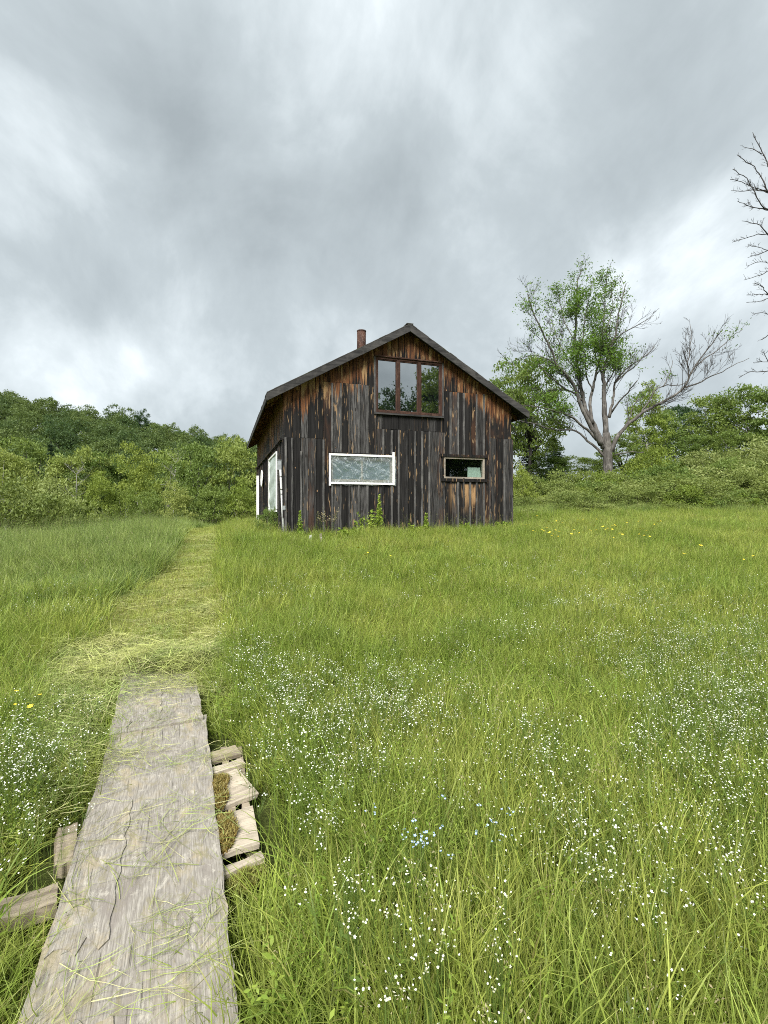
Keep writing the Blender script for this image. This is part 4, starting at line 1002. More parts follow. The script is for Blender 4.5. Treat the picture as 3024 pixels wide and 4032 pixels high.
vn = .6 * vnoise(mead[:, 0], mead[:, 1], 1.3, 1) + .4 * vnoise(mead[:, 0], mead[:, 1], 3.7, 2)
mead = mead[rng.random(len(mead)) < np.clip(.35 + 1.5 * (vn - .22), .3, 1)]
vn = .6 * vnoise(mead[:, 0], mead[:, 1], 1.1, 3) + .4 * vnoise(mead[:, 0], mead[:, 1], 3.1, 4)
pn = .5 + .5 * np.sin(mead[:, 0] * 1.3 + 2 * np.sin(mead[:, 1] * .7)) * np.sin(mead[:, 1] * 1.1 + mead[:, 0] * .4)
mh = near_board_h(mead) * (.50 + .22 * pn + .62 * vn); kf = mead[:, 1] > 5.5
scatter('meadow_grass', mead[~kf][:, :3], PROTO['meadow_tuft'], .85, 1.2, 'fine yellow green meadow grass right of the walkway', hscale=mh[~kf], tilt=.09)
scatter('meadow_grass', mead[kf][:, :3], PROTO['meadow_far'], .85, 1.2, 'yellow green meadow grass stretching to the foot of the cabin', hscale=mh[kf], tilt=.16)
scatter('flattened_grass', low[:, :3], PROTO['low_tuft'], .8, 1.2, 'short pressed grass along the left edge of the walkway', tilt=.35)
cl_ = np.clip((lush[:, 1] - 6.6) / 2.6, .5, 1.0) * np.clip(.78 + (path_edges(lush[:, 1])[0] - lush[:, 0]) * .5, .78, 1)
cl_ = cl_ * (.7 + .5 * vnoise(lush[:, 0], lush[:, 1], 1.2, 9))
scatter('tall_grass', lush[:, :3], PROTO['lush_tuft'], .85, 1.15, 'tall lush green grass left of the mown path', hscale=cl_ * np.where(lush[:, 1] > 15, 1.0, .9), tilt=.14)
k = rng.random(len(stub)) < .9
scatter('mown_stubble', stub[k][:, :3], PROTO['stubble_tuft'], .8, 1.25, 'short mown yellowish stubble on the path', tilt=.2)
k = rng.random(len(mead)) < np.where(mead[:, 1] < 6, .15, .06) * ~near_poly(mead[:, 0], mead[:, 1], pal_poly, .3) * (np.abs((mead[:, 0] - mid[0]) * bn.x + (mead[:, 1] - mid[1]) * bn.y) > .55)
scatter('broad_grass', mead[k][:, :3], PROTO['broad_tuft'], .6, 1.05, 'arching broad grass blades in the meadow', tilt=.25)
sv = vnoise(mead[:, 0], mead[:, 1], .8, 5); clear_ = ~near_poly(mead[:, 0], mead[:, 1], pal_poly, .3) & (np.abs((mead[:, 0] - mid[0]) * bn.x + (mead[:, 1] - mid[1]) * bn.y) > .5)
k = (rng.random(len(mead)) < np.clip((sv - .45) * .75, 0, .3)) & clear_
scatter('sedge_clumps', mead[k][:, :3], PROTO['sedge_tuft'], .7, 1.15, 'bright coarse clumps of arching sedge in the meadow', tilt=.12)
k = (rng.random(len(mead)) < .05) & clear_
scatter('seeding_stalks', mead[k][:, :3], PROTO['seed_stalk'], .85, 1.25, 'thin grass stalks with pale brown seed heads in the meadow', tilt=.08)
k = (rng.random(len(mead)) < .50) & (clear_ | (rng.random(len(mead)) < .3))
scatter('meadow_forbs', mead[k][:, :3], PROTO['forb'], .6, 1.15, 'small leafy meadow plants among the grass')
# cut grass lying about
x, y = cand(4.4, 14, 17); k = in_path(x, y, .12); x, y = x[k], y[k]
scatter('grass_clippings', z3(x, y), PROTO['clip_tuft'], .7, 1.25, 'pale cut grass lying on the mown path', tilt=.08, zoff=.03)
x, y = rng.uniform(-3.6, -.2, 9000), rng.uniform(1.2, 5.2, 9000)
dx, dy = x - mid[0], y - mid[1]; ac = dx * bn.x + dy * bn.y
dens = np.where(np.abs(ac) < .30, np.interp(y, [1.2, 2.5, 3.3, 3.9, 4.3, 4.8], [.03, .045, .08, .09, .16, .8]), 0)
dens = np.where((ac > -.31) & (ac < -.14), dens * 1.6 + .02, dens)
k = rng.random(len(x)) < dens * .5; zb = np.where(y > 3.4, BZ + .034, BZ + .008)
scatter('loose_clippings', np.c_[x, y, zb][k], PROTO['clip_fine'], .6, 1.1, 'cut grass stems scattered over the plywood walkway', tilt=.02)
k = ((ac < -.50) & left_strip(x, y)) & (rng.random(len(x)) < .20)
scatter('swept_clippings', z3(x[k], y[k]), PROTO['clip_heap'], .7, 1.1, 'cut grass heaped along the left edge of the walkway', tilt=.25, zoff=.06)
hp_ = []
for (a_, b_, rx, ry, n) in [(620, 2630, 210, 24, 70), (880, 2545, 70, 40, 26), (940, 2520, 60, 30, 18), (450, 2560, 110, 25, 22), (860, 2400, 60, 20, 14), (640, 2230, 40, 20, 10), (830, 2700, 40, 40, 12)]:
    for _ in range(n): hp_.append(gp(a_ + R.gauss(0, rx * .5), b_ + R.gauss(0, ry * .6), .05))
hp_ = np.array(hp_); k = in_board(hp_[:, 0], hp_[:, 1]); hp_[k, 2] = BZ + .03
scatter('heaped_clippings', hp_, PROTO['clip_heap'], .7, 1.15, 'heaped cut grass where the path meets the plywood', tilt=.15, zoff=.015)
# white flowers: dense drifts
fl = []
for (a_, b_, rx, ry, n) in [(2840, 2790, 260, 130, 330), (2640, 2560, 380, 110, 300), (2900, 2620, 200, 150, 160), (2230, 2350, 140, 50, 80), (2620, 2340, 240, 60, 110), (2950, 2450, 120, 100, 80), (1040, 2590, 70, 80, 90), (1180, 2760, 140, 180, 170), (1500, 2700, 320, 90, 170),
                            (1750, 2790, 220, 90, 80), (2120, 3040, 150, 150, 80), (2300, 3220, 180, 120, 45), (1350, 2900, 260, 160, 130), (2700, 2990, 260, 110, 110), (2900, 3250, 160, 150, 50), (60, 2980, 95, 120, 170), (130, 3150, 90, 90, 40), (180, 2780, 120, 60, 30),
                            (1200, 3120, 80, 120, 40), (1500, 3560, 200, 140, 22), (1280, 2300, 400, 70, 70), (2000, 2250, 600, 60, 90), (300, 2360, 160, 60, 50), (2500, 2480, 500, 60, 90), (2900, 3600, 130, 200, 18), (2450, 3500, 300, 250, 20), (1950, 2480, 300, 60, 50)]:
    for _ in range(max(6, int(n * .36))):
        q = gp(a_ + R.gauss(0, rx * .55), b_ + R.gauss(0, ry * .6), .33)
        if q[1] < 20: fl.append(q)
fl = np.array(fl); k = ~in_board(fl[:, 0], fl[:, 1], .03) & ~in_path(fl[:, 0], fl[:, 1]) & ~in_poly(fl[:, 0], fl[:, 1], pal_poly); fl = fl[k]
scatter('white_flowers', fl, PROTO['white_sprig'], .85, 1.2, 'drifts of tiny white wildflowers over the meadow grass', tilt=.12)

# single flowers near the camera, one plant each
def flower_proto(name, mat, heads, hr, hgt, petals, spread, label, cat, group):
    e_ = empty(name, (0, 0, 0), 0, label, cat, group)
    bm = MB(); cs = []
    for k in range(heads):
        c = np.array([R.gauss(0, spread), R.gauss(0, spread), hgt - R.uniform(0, spread * 1.6)]); cs.append(c)
        bm.tube([(0, 0, 0), (c[0] * .25, c[1] * .25, hgt * .55), c], [.0016, .0012, .0009], 3, .4, cap=False)
    for t in (.2, .4, .55): 
        a_ = R.uniform(0, 6.28); d = np.array([math.cos(a_), math.sin(a_), .3]) * .05; s_ = np.array([-d[1], d[0], 0]) * .2; p = np.array([0, 0, hgt * t])
        bm.add([p, p + d * .5 + s_, p + d, p + d * .5 - s_], [[0, 1, 2, 3]], .4)
    obj('stem', bm.mesh('stem', M['stemgreen']), e_)
    fb = MB(); disc(fb, (0, 0, 0), hr, (0, -.35, 1), 0, petals=petals); disc(fb, (0, 0, .001), hr * .35, (0, -.35, 1), 1, petals=4)
    me = fb.mesh('blossom', [mat, M['yellow']])
    for c in cs:
        b = obj('blossom', me, e_); b.location = c; b.rotation_euler = (R.gauss(0, .3), R.gauss(0, .3), R.uniform(0, 6)); s_ = R.uniform(.8, 1.2); b.scale = (s_,) * 3
    return e_
def plant_all(protos, spots, hh):
    used = set()
    for i, (px, py) in enumerate(spots):
        p = protos[i % len(protos)]
        if id(p) in used: p = copy_tree(p)
        else: used.add(id(p))
        if hh > .5:
            p['label'] = ('yellow wildflower in the patch just right of the cabin corner' if 2000 < px < 2300 and py < 2130 else 'yellow wildflower in the looser band right of the patch by the cabin corner' if px >= 2300 and py < 2130 else
                          'yellow wildflower low on the far right of the meadow' if px > 2300 else 'yellow wildflower in the grass before the cabin front' if px > 1000 else 'yellow wildflower at the left edge beside the path end')
        q = gp(px, py, hh); p.location = q; p.rotation_euler = (0, 0, R.uniform(0, 6.28)); s_ = R.uniform(.88, 1.12) * (.6 if hh > .4 and py > 2500 else 1.0); p.scale = (s_,) * 3
    for p in protos:
        if id(p) not in used:
            for c in list(p.children): bpy.data.objects.remove(c)
            bpy.data.objects.remove(p)
def z8(l): return [(1200 + a / 1.659, 3000 + b / 1.659) for a, b in l]
blue = z8([(465, 345), (462, 388), (650, 435), (690, 435), (672, 475), (718, 500), (715, 522), (720, 550), (745, 575), (780, 545), (785, 575), (808, 528), (893, 460), (880, 570), (905, 300), (1118, 285), (1115, 530), (1205, 465), (1240, 452), (1250, 530), (1295, 500), (1328, 285), (1335, 385), (1372, 455), (965, 570), (755, 500)])
plant_all([flower_proto('blue_wildflower', M['blue'], 3, .0054, .36, 5, .010, 'small pale blue wildflower among the near grass', 'flower', 'pale blue wildflowers in the near meadow') for _ in range(4)], blue, .35)
white = z8([(285, 625), (235, 650), (265, 670), (290, 675), (185, 790), (275, 760), (210, 830), (270, 800), (400, 680), (660, 715), (770, 780), (680, 800), (765, 840), (310, 900), (270, 930), (235, 890), (435, 905), (340, 900), (310, 1025), (345, 1070), (285, 1125), (545, 1015), (590, 1010), (640, 1010), (905, 1000), (915, 1080), (895, 1070), (775, 1150), (880, 1150), (1305, 885), (1275, 935), (1300, 920), (1370, 1080), (1310, 1060), (1220, 1150), (1220, 1190), (870, 1215), (885, 1260), (1300, 1300), (1300, 1335), (1215, 1400), (1250, 1410), (1290, 1440), (635, 1550), (635, 1590), (515, 1590), (525, 1650), (1215, 1665), (1245, 1690), (1160, 1670), (1460, 1675), (790, 1385), (820, 1410), (590, 500), (855, 495), (1230, 260), (1150, 210), (1010, 255), (910, 45), (1240, 330), (1210, 360)])
plant_all([flower_proto('white_wildflower', M['white'], 4, .0038, .38, 5, .014, 'small white wildflower standing among the near grass blades', 'flower', 'single white wildflowers in the near meadow') for _ in range(5)], white, .37)
def z3c(l): return [(2000 + a / 1.62, 1500 + b / 1.62) for a, b in l]
yel = z3c([(208, 882), (130, 902), (250, 916), (277, 912), (330, 902), (360, 890), (440, 895), (115, 938), (155, 945), (210, 948), (265, 942), (300, 955), (320, 960), (345, 957), (360, 965), (375, 978), (268, 960), (275, 973), (240, 965), (458, 942), (428, 926), (513, 967), (597, 882), (565, 862), (660, 920), (685, 930), (630, 930), (590, 940), (668, 955), (672, 966), (690, 962), (733, 977), (760, 890), (793, 965), (840, 947), (862, 883), (895, 940), (935, 888), (960, 902), (985, 900), (905, 980), (1130, 1070), (1190, 1072), (1470, 1083), (1510, 1102), (1488, 1118)]) + [(1410, 2163), (1560, 2163), (1460, 2190), (22, 2590), (60, 2605), (90, 2650), (120, 2580)]
plant_all([flower_proto('yellow_wildflower', M['yellow'], 2, .026, .60, 8, .05, 'yellow wildflower standing in the meadow grass', 'flower', 'yellow wildflowers in the meadow') for _ in range(3)], yel, .59)

# ------------------------------------------------------------------ trees and shrubs
def rand_dirs(n):
    d = rng.normal(0, 1, (n, 3)); return d / np.linalg.norm(d, axis=1)[:, None]
def leaves(bm, C, size, tint, up=.6, asp=.5, mi=0):
    n = len(C); nrm = rand_dirs(n) + (0, 0, up); nrm /= np.linalg.norm(nrm, axis=1)[:, None]
    a = np.cross(nrm, rand_dirs(n)); a /= np.linalg.norm(a, axis=1)[:, None] + 1e-9; b = np.cross(nrm, a)
    s_ = np.asarray(size)[:, None]
    V = np.stack([C - a * s_, C + b * s_ * asp - nrm * s_ * .12, C + a * s_, C - b * s_ * asp - nrm * s_ * .12], 1)
    bm.add(V.reshape(-1, 3), np.arange(4 * n).reshape(-1, 4), np.repeat(tint, 4), .5, mi)
def crown(bm, ctr, rad, ncl, per, ls, clr=.24, low=-.55, up=.3, fill=.45):
    """leaf clumps spread through an uneven ellipsoid"""
    d = rand_dirs(ncl * 3); d = d[d[:, 2] > low][:ncl]; ncl = len(d)
    lump = 1 + .22 * np.sin(3.1 * d[:, 0] + rng.uniform(0, 6)) * np.sin(2.7 * d[:, 1] + rng.uniform(0, 6)) + .12 * np.sin(5 * d[:, 2] + 4 * d[:, 0])
    r = (fill + (1 - fill) * rng.random(ncl) ** .45) * lump
    C = np.asarray(ctr) + d * r[:, None] * np.asarray(rad)
    cs = clr * np.mean(rad) * rng.uniform(.6, 1.35, ncl)
    ct = rng.random(ncl)
    k = np.repeat(np.arange(ncl), per)
    dd = rand_dirs(len(k)); dd[:, 2] = np.where(dd[:, 2] < -.15, -dd[:, 2], dd[:, 2])
    P = C[k] + dd * (cs[k] * rng.uniform(.35, 1.0, len(k)))[:, None] * (1.1, 1.1, .95)
    leaves(bm, P, ls * rng.uniform(.6, 1.25, len(k)), np.clip(.6 * ct[k] + .4 * rng.random(len(k)), 0, 1), up)
    return C
def limbs(bm, base, fork, targets, r0, n, sides=5):
    bm.tube([base, (np.asarray(base) * .4 + np.asarray(fork) * .6) + rng.normal(0, .06, 3), fork], [r0 * 1.25, r0, r0 * .75], 8, .5, lump=.04)
    for t in targets[rng.permutation(len(targets))[:n]]:
        f0 = np.asarray(base) + (np.asarray(fork) - base) * rng.uniform(.55, 1.0); m = (f0 + t) / 2 + rng.normal(0, .15, 3) - (0, 0, .1)
        bm.tube([f0, m, t], [r0 * .5, r0 * .3, r0 * .08], sides, rng.random())
def tree_proto(name, hgt, rad, zc, ncl, per, ls, lm, bark, trunk_r, label, cat, group=None, fork=.45, nl=14, **kw):
    e_ = empty(name, (0, 0, 0), 0, label, cat, group)
    cb = MB(); T = crown(cb, (0, 0, zc), rad, ncl, per, ls, **kw); cm = cb.mesh('crown', lm)
    tb = MB(); limbs(tb, np.array([0, 0, -.5]), np.array([rng.normal(0, .1), rng.normal(0, .1), hgt * fork]), T, trunk_r, nl); tm = tb.mesh('trunk', bark, True)
    obj('crown', cm, e_); obj('trunk', tm, e_); return e_
def conifer_proto(name, hgt, rad, label, cat):
    e_ = empty(name, (0, 0, 0), 0, label, cat); tb = MB(); tb.tube([(0, 0, -.5), (0, 0, hgt * .5), (0, 0, hgt)], [hgt * .016, hgt * .01, .01], 6)
    cb = MB(); z = hgt * .06
    while z < hgt * .985:
        r = rad * (1 - z / hgt) ** .85 + .06; nb = int(7 + 5 * (1 - z / hgt)); a0 = rng.uniform(0, 6.28)
        for q in range(nb):
            a = a0 + q / nb * 6.28 + rng.normal(0, .15); rr = r * rng.uniform(.75, 1.12); e2 = np.array([math.cos(a) * rr, math.sin(a) * rr, z - .22 * rr + .08 * rr])
            tb.tube([(0, 0, z), e2], [.03, .008], 3, cap=False); k = int(16 + 26 * rr / rad); t = rng.random(k) ** .7
            P = np.array([0, 0, z]) + (e2 - (0, 0, z)) * t[:, None] + rng.normal(0, .07, (k, 3)) * (1.6 + rr * .5, 1.6 + rr * .5, .8)
            leaves(cb, P, rng.uniform(.10, .22, k), rng.random(k), 1.0, .3)
        z += hgt * .036 * rng.uniform(.8, 1.2)
    obj('crown', cb.mesh('crown', M['needle']), e_); obj('trunk', tb.mesh('trunk', M['bark_dark'], True), e_); return e_
used = {}
def put(p, x, y, s, rz=None, label=None, group=None, sink=0.0, mat=None, z=None, name=None):
    if id(p) in used: q = copy_tree(p)
    else: q = p; used[id(p)] = True
    q.location = (x, y, (h1(x, y) if z is None else z) - sink); q.rotation_euler = (0, 0, R.uniform(0, 6.28) if rz is None else rz); q.scale = s if isinstance(s, tuple) else (s,) * 3
    for kk in ('label', 'group'):
        if kk in q: del q[kk]
    tag(q, label, None, group)
    if mat is not None:
        for c in q.children:
            if c.name.startswith('crown') or c.name.startswith('foliage'):
                for sl in c.material_slots: sl.link = 'OBJECT'; sl.material = mat
    return q
def put_px(p, px, top, D, wpx, ph, prad, label, group=None, mat=None, sink=.0, hmul=1.0):
    """place a proto (height ph, crown radius prad) so its top and width match the photo at depth D"""
    x = (px - CX) / F * D; g = h1(x, D); zt = EYE + (HY - top) / F * D
    sz = max(.25, (zt - g + sink) / ph); sx = (wpx / F * D / 2) / prad
    return put(p, x, D, (sx, sx, sz), None, label, group, sink, mat)
dec = [tree_proto('leafy_tree', 10, (3.2, 3.2, 4.0), 5.6, 150, 66, .135, M['leaf'], M['bark_dark'], .18, 'leafy tree', 'tree', low=-.85, clr=.22),
       tree_proto('leafy_tree', 10, (3.4, 3.0, 3.7), 5.9, 130, 74, .14, M['leaf'], M['bark'], .16, 'leafy tree', 'tree', low=-.8, clr=.25),
       tree_proto('leafy_tree', 10, (2.8, 2.8, 4.4), 5.4, 160, 60, .125, M['leaf_bright'], M['bark_pale'], .13, 'leafy tree', 'tree', low=-.9, clr=.20),
       tree_proto('leafy_tree', 10, (3.3, 3.3, 3.3), 6.4, 100, 76, .13, M['leaf'], M['bark_pale'], .15, 'leafy tree', 'tree', low=-.5, clr=.26, fill=.6)]
con = conifer_proto('spruce_tree', 10, 2.3, 'spruce', 'tree')
# left treeline: px, top py, depth, crown width px, proto, label, material
G1 = 'trees along the left edge of the meadow'
for px, top, D, wp, pi, lab, mt in [
    (30, 1765, 44, 230, 3, 'yellow green tree with open limbs at the far left of the treeline', M['leaf_pale']),
    (120, 1705, 60, 300, 0, 'big green tree behind the yellow green one at the far left', M['leaf']),
    (300, 1752, 50, 220, 1, 'spreading pale green tree right of the dark spruce', M['leaf_pale']),
    (425, 1775, 52, 190, 1, 'dull green tree behind the slender maple', M['leaf']),
    (395, 1862, 37, 170, 2, 'small bright tree with pale trunks in front of the treeline', M['leaf_bright']),
    (545, 1756, 41, 185, 2, 'upright bright green maple in the middle of the treeline', M['leaf_bright']),
    (655, 1772, 50, 190, 3, 'thin topped tree right of the upright maple', M['leaf_left']),
    (790, 1712, 46, 220, 0, 'tall green tree between the maple and the cabin', M['leaf']),
    (925, 1705, 47, 200, 1, 'tall bright green tree just left of the cabin eave', M['leaf_pale']),
    (1040, 1760, 50, 190, 0, 'green tree partly hidden behind the cabin wall', M['leaf']),
    (-110, 1740, 52, 260, 1, 'green tree just outside the left edge', M['leaf_left']),
    (700, 1905, 36, 150, 2, 'low leafy sapling below the tall trees left of the cabin', M['leaf_pale']),
    (830, 1900, 38, 170, 1, 'broad low young tree right of the sapling', M['leaf']),
    (950, 1890, 38, 160, 2, 'young bright tree nearest the cabin wall', M['leaf_bright']),
    (600, 1925, 37, 130, 1, 'low rounded young tree under the maple', M['leaf']),
    (480, 1920, 38, 120, 3, 'young tree with bare lower trunk left of the maple', M['leaf_left']),
    (310, 1930, 36, 110, 2, 'thin young tree behind the left shrubs', M['leaf_left'])]:
    put_px(dec[pi], px, top, D, wp, 9.9, 3.3, lab, G1, mt, .1)
put_px(con, 200, 1735, 50, 130, 10, 2.3, 'dark spruce among the pale trees at the left', G1, None, .1)
# bare pale trunks between them
def bare_tree(name, hgt, r0, label, group, seed):
    global rng
    bm = MB(); P = [np.array([0, 0, -.3])]; d = np.array([0, 0, 1.0])
    for k in range(7): d = d + rng.normal(0, .07, 3); d /= np.linalg.norm(d); P.append(P[-1] + d * hgt / 7)
    bm.tube(P, np.linspace(r0, r0 * .2, 8), 6, .6)
    e_ = empty(name, (0, 0, 0), 0, label, 'tree', group); obj('trunk', bm.mesh('trunk', M['bark_pale'], True), e_)
    tb = MB()
    for k in range(46):
        i = rng.integers(2, 8); a = rng.uniform(0, 6.28); q = P[i]; L = hgt * rng.uniform(.05, .20); e2 = q + np.array([math.cos(a), math.sin(a), .7]) * L
        tb.tube([q, (q + e2) / 2 + rng.normal(0, .05, 3), e2], [r0 * .11, r0 * .07, r0 * .04], 4)
        for _ in range(3): b = q + (e2 - q) * rng.uniform(.4, 1); tb.tube([b, b + rng.normal(0, .3, 3) + (0, 0, .25)], [r0 * .09, r0 * .03], 3)
    obj('branches', tb.mesh('branches', M['bark_pale']), e_); return e_
for px, top, D, lab in ((300, 1850, 47, 'pale dead tree beside the dark spruce'), (668, 1800, 47, 'pale dead tree in front of the thin topped tree')):
    t = bare_tree('dead_tree', 6.5, .085, lab, 'pale bare trunks in the left treeline', 0); x = (px - CX) / F * D; g = h1(x, D); t.location = (x, D, g); t.scale = (1, 1, (EYE + (HY - top) / F * D - g) / 6.5)
# forested hill behind
hillp = [tree_proto('forest_tree', 11, (4.2, 4.2, 4.6), 6.6, 80, 48, .24, M['leaf_far'], M['bark_dark'], .2, 'forest tree', 'tree', low=-.5, clr=.27, nl=4) for _ in range(4)]
far_mats = []
cnt = 0
ygrid = 72.0
while ygrid < 205:
    st_ = 5.6 + (ygrid - 72) * .018
    x = -.86 * ygrid
    while x < -.17 * ygrid:
        xx, yy = x + R.uniform(-2, 2), ygrid + R.uniform(-2, 2)
        pxx = CX + xx / yy * F
        if pxx < 1180 and cnt < 295:
            s_ = R.uniform(.8, 1.2)
            put(hillp[R.randrange(4)], xx, yy, (s_, s_, s_ * R.uniform(.85, 1.15)), None, 'green leafy tree high in the hillside wood near its skyline' if yy > 150 else 'green leafy tree on the lower slope of the hillside wood', 'trees of the hillside wood', .3); cnt += 1
        x += st_ * 1.25
    ygrid += st_ * 1.15
# the wood goes on along the hill beyond the left edge of the view
hc = bpy.data.collections.new('far_wood')
for i, p_ in enumerate(hillp): hc.objects.link(bpy.data.objects.new(f'far_wood_{i}', [c for c in p_.children if c.name.startswith('crown')][0].data))
n_ = 620; y = rng.uniform(66, 215, n_); x = -y * rng.uniform(.84, 2.4, n_)
scatter('hillside_wood', np.c_[x, y, H(x, y) - .5], hc, .85, 1.25, 'the leafy wood continuing along the hill past the left edge', tilt=.04)
x = rng.uniform(-80, -26, 90); y = rng.uniform(32, 64, 90); k = x < -.86 * y - 2
scatter('hillside_wood', np.c_[x[k], y[k], H(x[k], y[k]) - .5], hc, .6, .95, 'the treeline continuing past the left edge of the meadow', tilt=.04)
put_px(dec[2], 557, 1612, 176, 62, 9.9, 2.9, 'lone dark tree rising above the hilltop skyline', None, M['leaf_dark'], .1)
# right: trees behind the half dead one
G2 = 'trees behind the shrubs on the right'
for px, top, D, wp, pi, lab, mt in [
    (2085, 1392, 33, 270, 0, 'large leafy tree rising behind the right end of the cabin roof', M['leaf']),
    (1985, 1480, 36, 200, 1, 'leafy tree mostly hidden behind the cabin roof', M['leaf']),
    (2160, 1780, 33, 150, 1, 'mid green young tree below the half dead tree', M['leaf']),
    (2290, 1795, 37, 190, 3, 'soft green tree just left of the grey trunk', M['leaf']),
    (2545, 1522, 38, 190, 2, 'bright tree right behind the half dead tree', M['leaf_bright']),
    (2610, 1600, 40, 170, 1, 'green tree right of the bright one behind the dead limbs', M['leaf']),
    (2690, 1572, 44, 160, 0, 'small dark rounded tree on the skyline', M['leaf_dark']),
    (2820, 1530, 38, 230, 0, 'large dark green tree left of the pair on the right skyline', M['leaf']),
    (2985, 1500, 36, 270, 1, 'large dark green tree at the right edge of the skyline', M['leaf']),
    (3180, 1540, 37, 300, 0, 'green tree just beyond the right edge', M['leaf']),
    (2900, 1690, 33, 220, 1, 'lower green tree under the skyline pair at right', M['leaf']),
    (2760, 1700, 34, 170, 0, 'dark green low tree in front of the rounded tree', M['leaf']),
    (2450, 1700, 36, 190, 0, 'deep green tree close behind the grey trunk', M['leaf'])]:
    put_px(dec[pi], px, top, D, wp, 9.9, 3.3, lab, G2, mt, .1)
put_px(con, 2090, 1690, 38, 190, 10, 2.3, 'dark conifer beside the right cabin corner', G2, None, .1)
put_px(con, 2185, 1725, 40, 170, 10, 2.3, 'second dark conifer farther right of the cabin corner', G2, None, .1)
# shrubs
def shrub_proto(lm, n=90, per=58, ls=.050, rad=(1.15, 1.15, .85), zc=.75):
    e_ = empty('shrub', (0, 0, 0), 0, 'shrub', 'shrub'); cb = MB(); T = crown(cb, (0, 0, zc), rad, n, per, ls, clr=.26, low=-.75, fill=.5)
    sb = MB()
    for t in T[:16]: sb.tube([(rng.normal(0, .1), rng.normal(0, .1), -.1), t * .5 + rng.normal(0, .06, 3), t], [.016, .012, .004], 4)
    obj('foliage', cb.mesh('foliage', lm), e_); obj('stems', sb.mesh('stems', M['bark_dark']), e_); return e_
shr = [shrub_proto(M['shrub']), shrub_proto(M['shrub'], 80, 60, .048), shrub_proto(M['shrub'], 110, 46, .046), shrub_proto(M['shrub_pale'], 100, 54, .042)]
for px, top, D, wp, pi, lab, mt in [
    (30, 1900, 25, 400, 0, 'big yellow green bush at the left edge of the meadow', M['shrub']),
    (190, 1878, 28, 330, 3, 'pale green feathery bush beside the left edge bush', M['shrub_pale']),
    (295, 1955, 26, 210, 1, 'lower dull green bush sloping down right of the feathery bush', M['shrub']),
    (-150, 1890, 26, 300, 0, 'green bush just past the left edge', M['shrub']),
    (2052, 1835, 23.5, 110, 0, 'small bright yellow green bush right beside the cabin corner', M['leaf_bright']),
    (2560, 1770, 30, 260, 0, 'bright yellow bush right of the grey trunk', M['leaf_bright']),
    (2640, 1872, 23.2, 400, 2, 'broad domed green bush in front on the right slope', M['shrub']),
    (2905, 1815, 26, 430, 3, 'largest pale domed bush high on the right slope', M['shrub_pale']),
    (2985, 1900, 23, 330, 1, 'domed dull green bush low at the right edge', M['shrub']),
    (2235, 1885, 24.4, 250, 1, 'domed green bush between the cabin corner and the grey trunk', M['shrub']),
    (2990, 1740, 29, 300, 0, 'olive bush at the top right of the slope', M['shrub_pale']),
    (2500, 1900, 25, 200, 1, 'round grey green bush just right of the trunk foot', M['shrub']),
    (2700, 1885, 24, 330, 3, 'wide pale leaved bush in the middle of the right slope', M['shrub_pale'])]:
    put_px(shr[pi], px, top, D, wp, 1.72, 1.3, lab, None, mt, .15)
def slab(D):
    row = 'front row' if D < 25.5 else ('middle rows' if D < 29 else 'back row')
    nm, mt = R.choice((('green', M['shrub']), ('green', M['shrub']), ('pale green', M['shrub_pale']), ('dark green', M['leaf']), ('yellow green', M['leaf_bright'])))
    return f'rounded {nm} shrub in the {row} of the right slope thicket', 'shrubs of the right slope thicket', mt
for (xa, xb, ta, tb, D, st_) in [(2030, 2440, 1940, 1900, 23.5, 55), (2050, 3160, 1975, 1960, 21.8, 62), (2070, 2400, 1880, 1850, 27, 80), (2440, 3140, 1880, 1800, 27, 85), (2600, 3160, 1850, 1745, 30, 90), (2480, 3150, 1925, 1845, 24.2, 70), (2440, 3160, 1950, 1895, 22.8, 75), (2640, 2780, 1800, 1770, 32, 70)]:
    px = xa
    while px < xb:
        t = (px - xa) / (xb - xa); top = ta + (tb - ta) * t + R.uniform(-42, 26); d_ = D + R.uniform(-1, 1)
        put_px(shr[R.choice((0, 1, 1, 2, 2, 3))], px + R.uniform(-12, 12), top, d_, (R.uniform(140, 220) if D < 24 else R.uniform(190, 320)), 1.72, 1.3, *slab(D), .2)
        px += st_ * R.uniform(.8, 1.2)
# rough herbage at the foot of the slope
x, y = cand(20.5, 26, 9, 2); k = (x > 4.5) & ~in_cabin(x, y, .3); 
scatter('rough_herbage', z3(x[k], y[k]), PROTO['lush_tuft'], .55, .95, 'rough tall herbage at the foot of the right slope')

# trees behind the camera that the upper window mirrors
for i, (x, y, hh) in enumerate([(8, -12, 12.0), (12, -9.5, 11.4), (15.5, -11, 12.0), (18.0, -10.5, 12.2), (21.0, -5.0, 14.4), (22.5, -7.5, 15.0), (24, -3.5, 14.5), (26.5, -6.5, 15.5), (4, -15, 11), (15, -15, 12.5)]):
    put(dec[i % 4], x, y, (1.0, 1.0, hh / 9.9), None, 'leafy tree mirrored in the upper cabin window', 'trees mirrored in the upper window', .2, M['leaf_dark'] if i % 2 else M['leaf'])

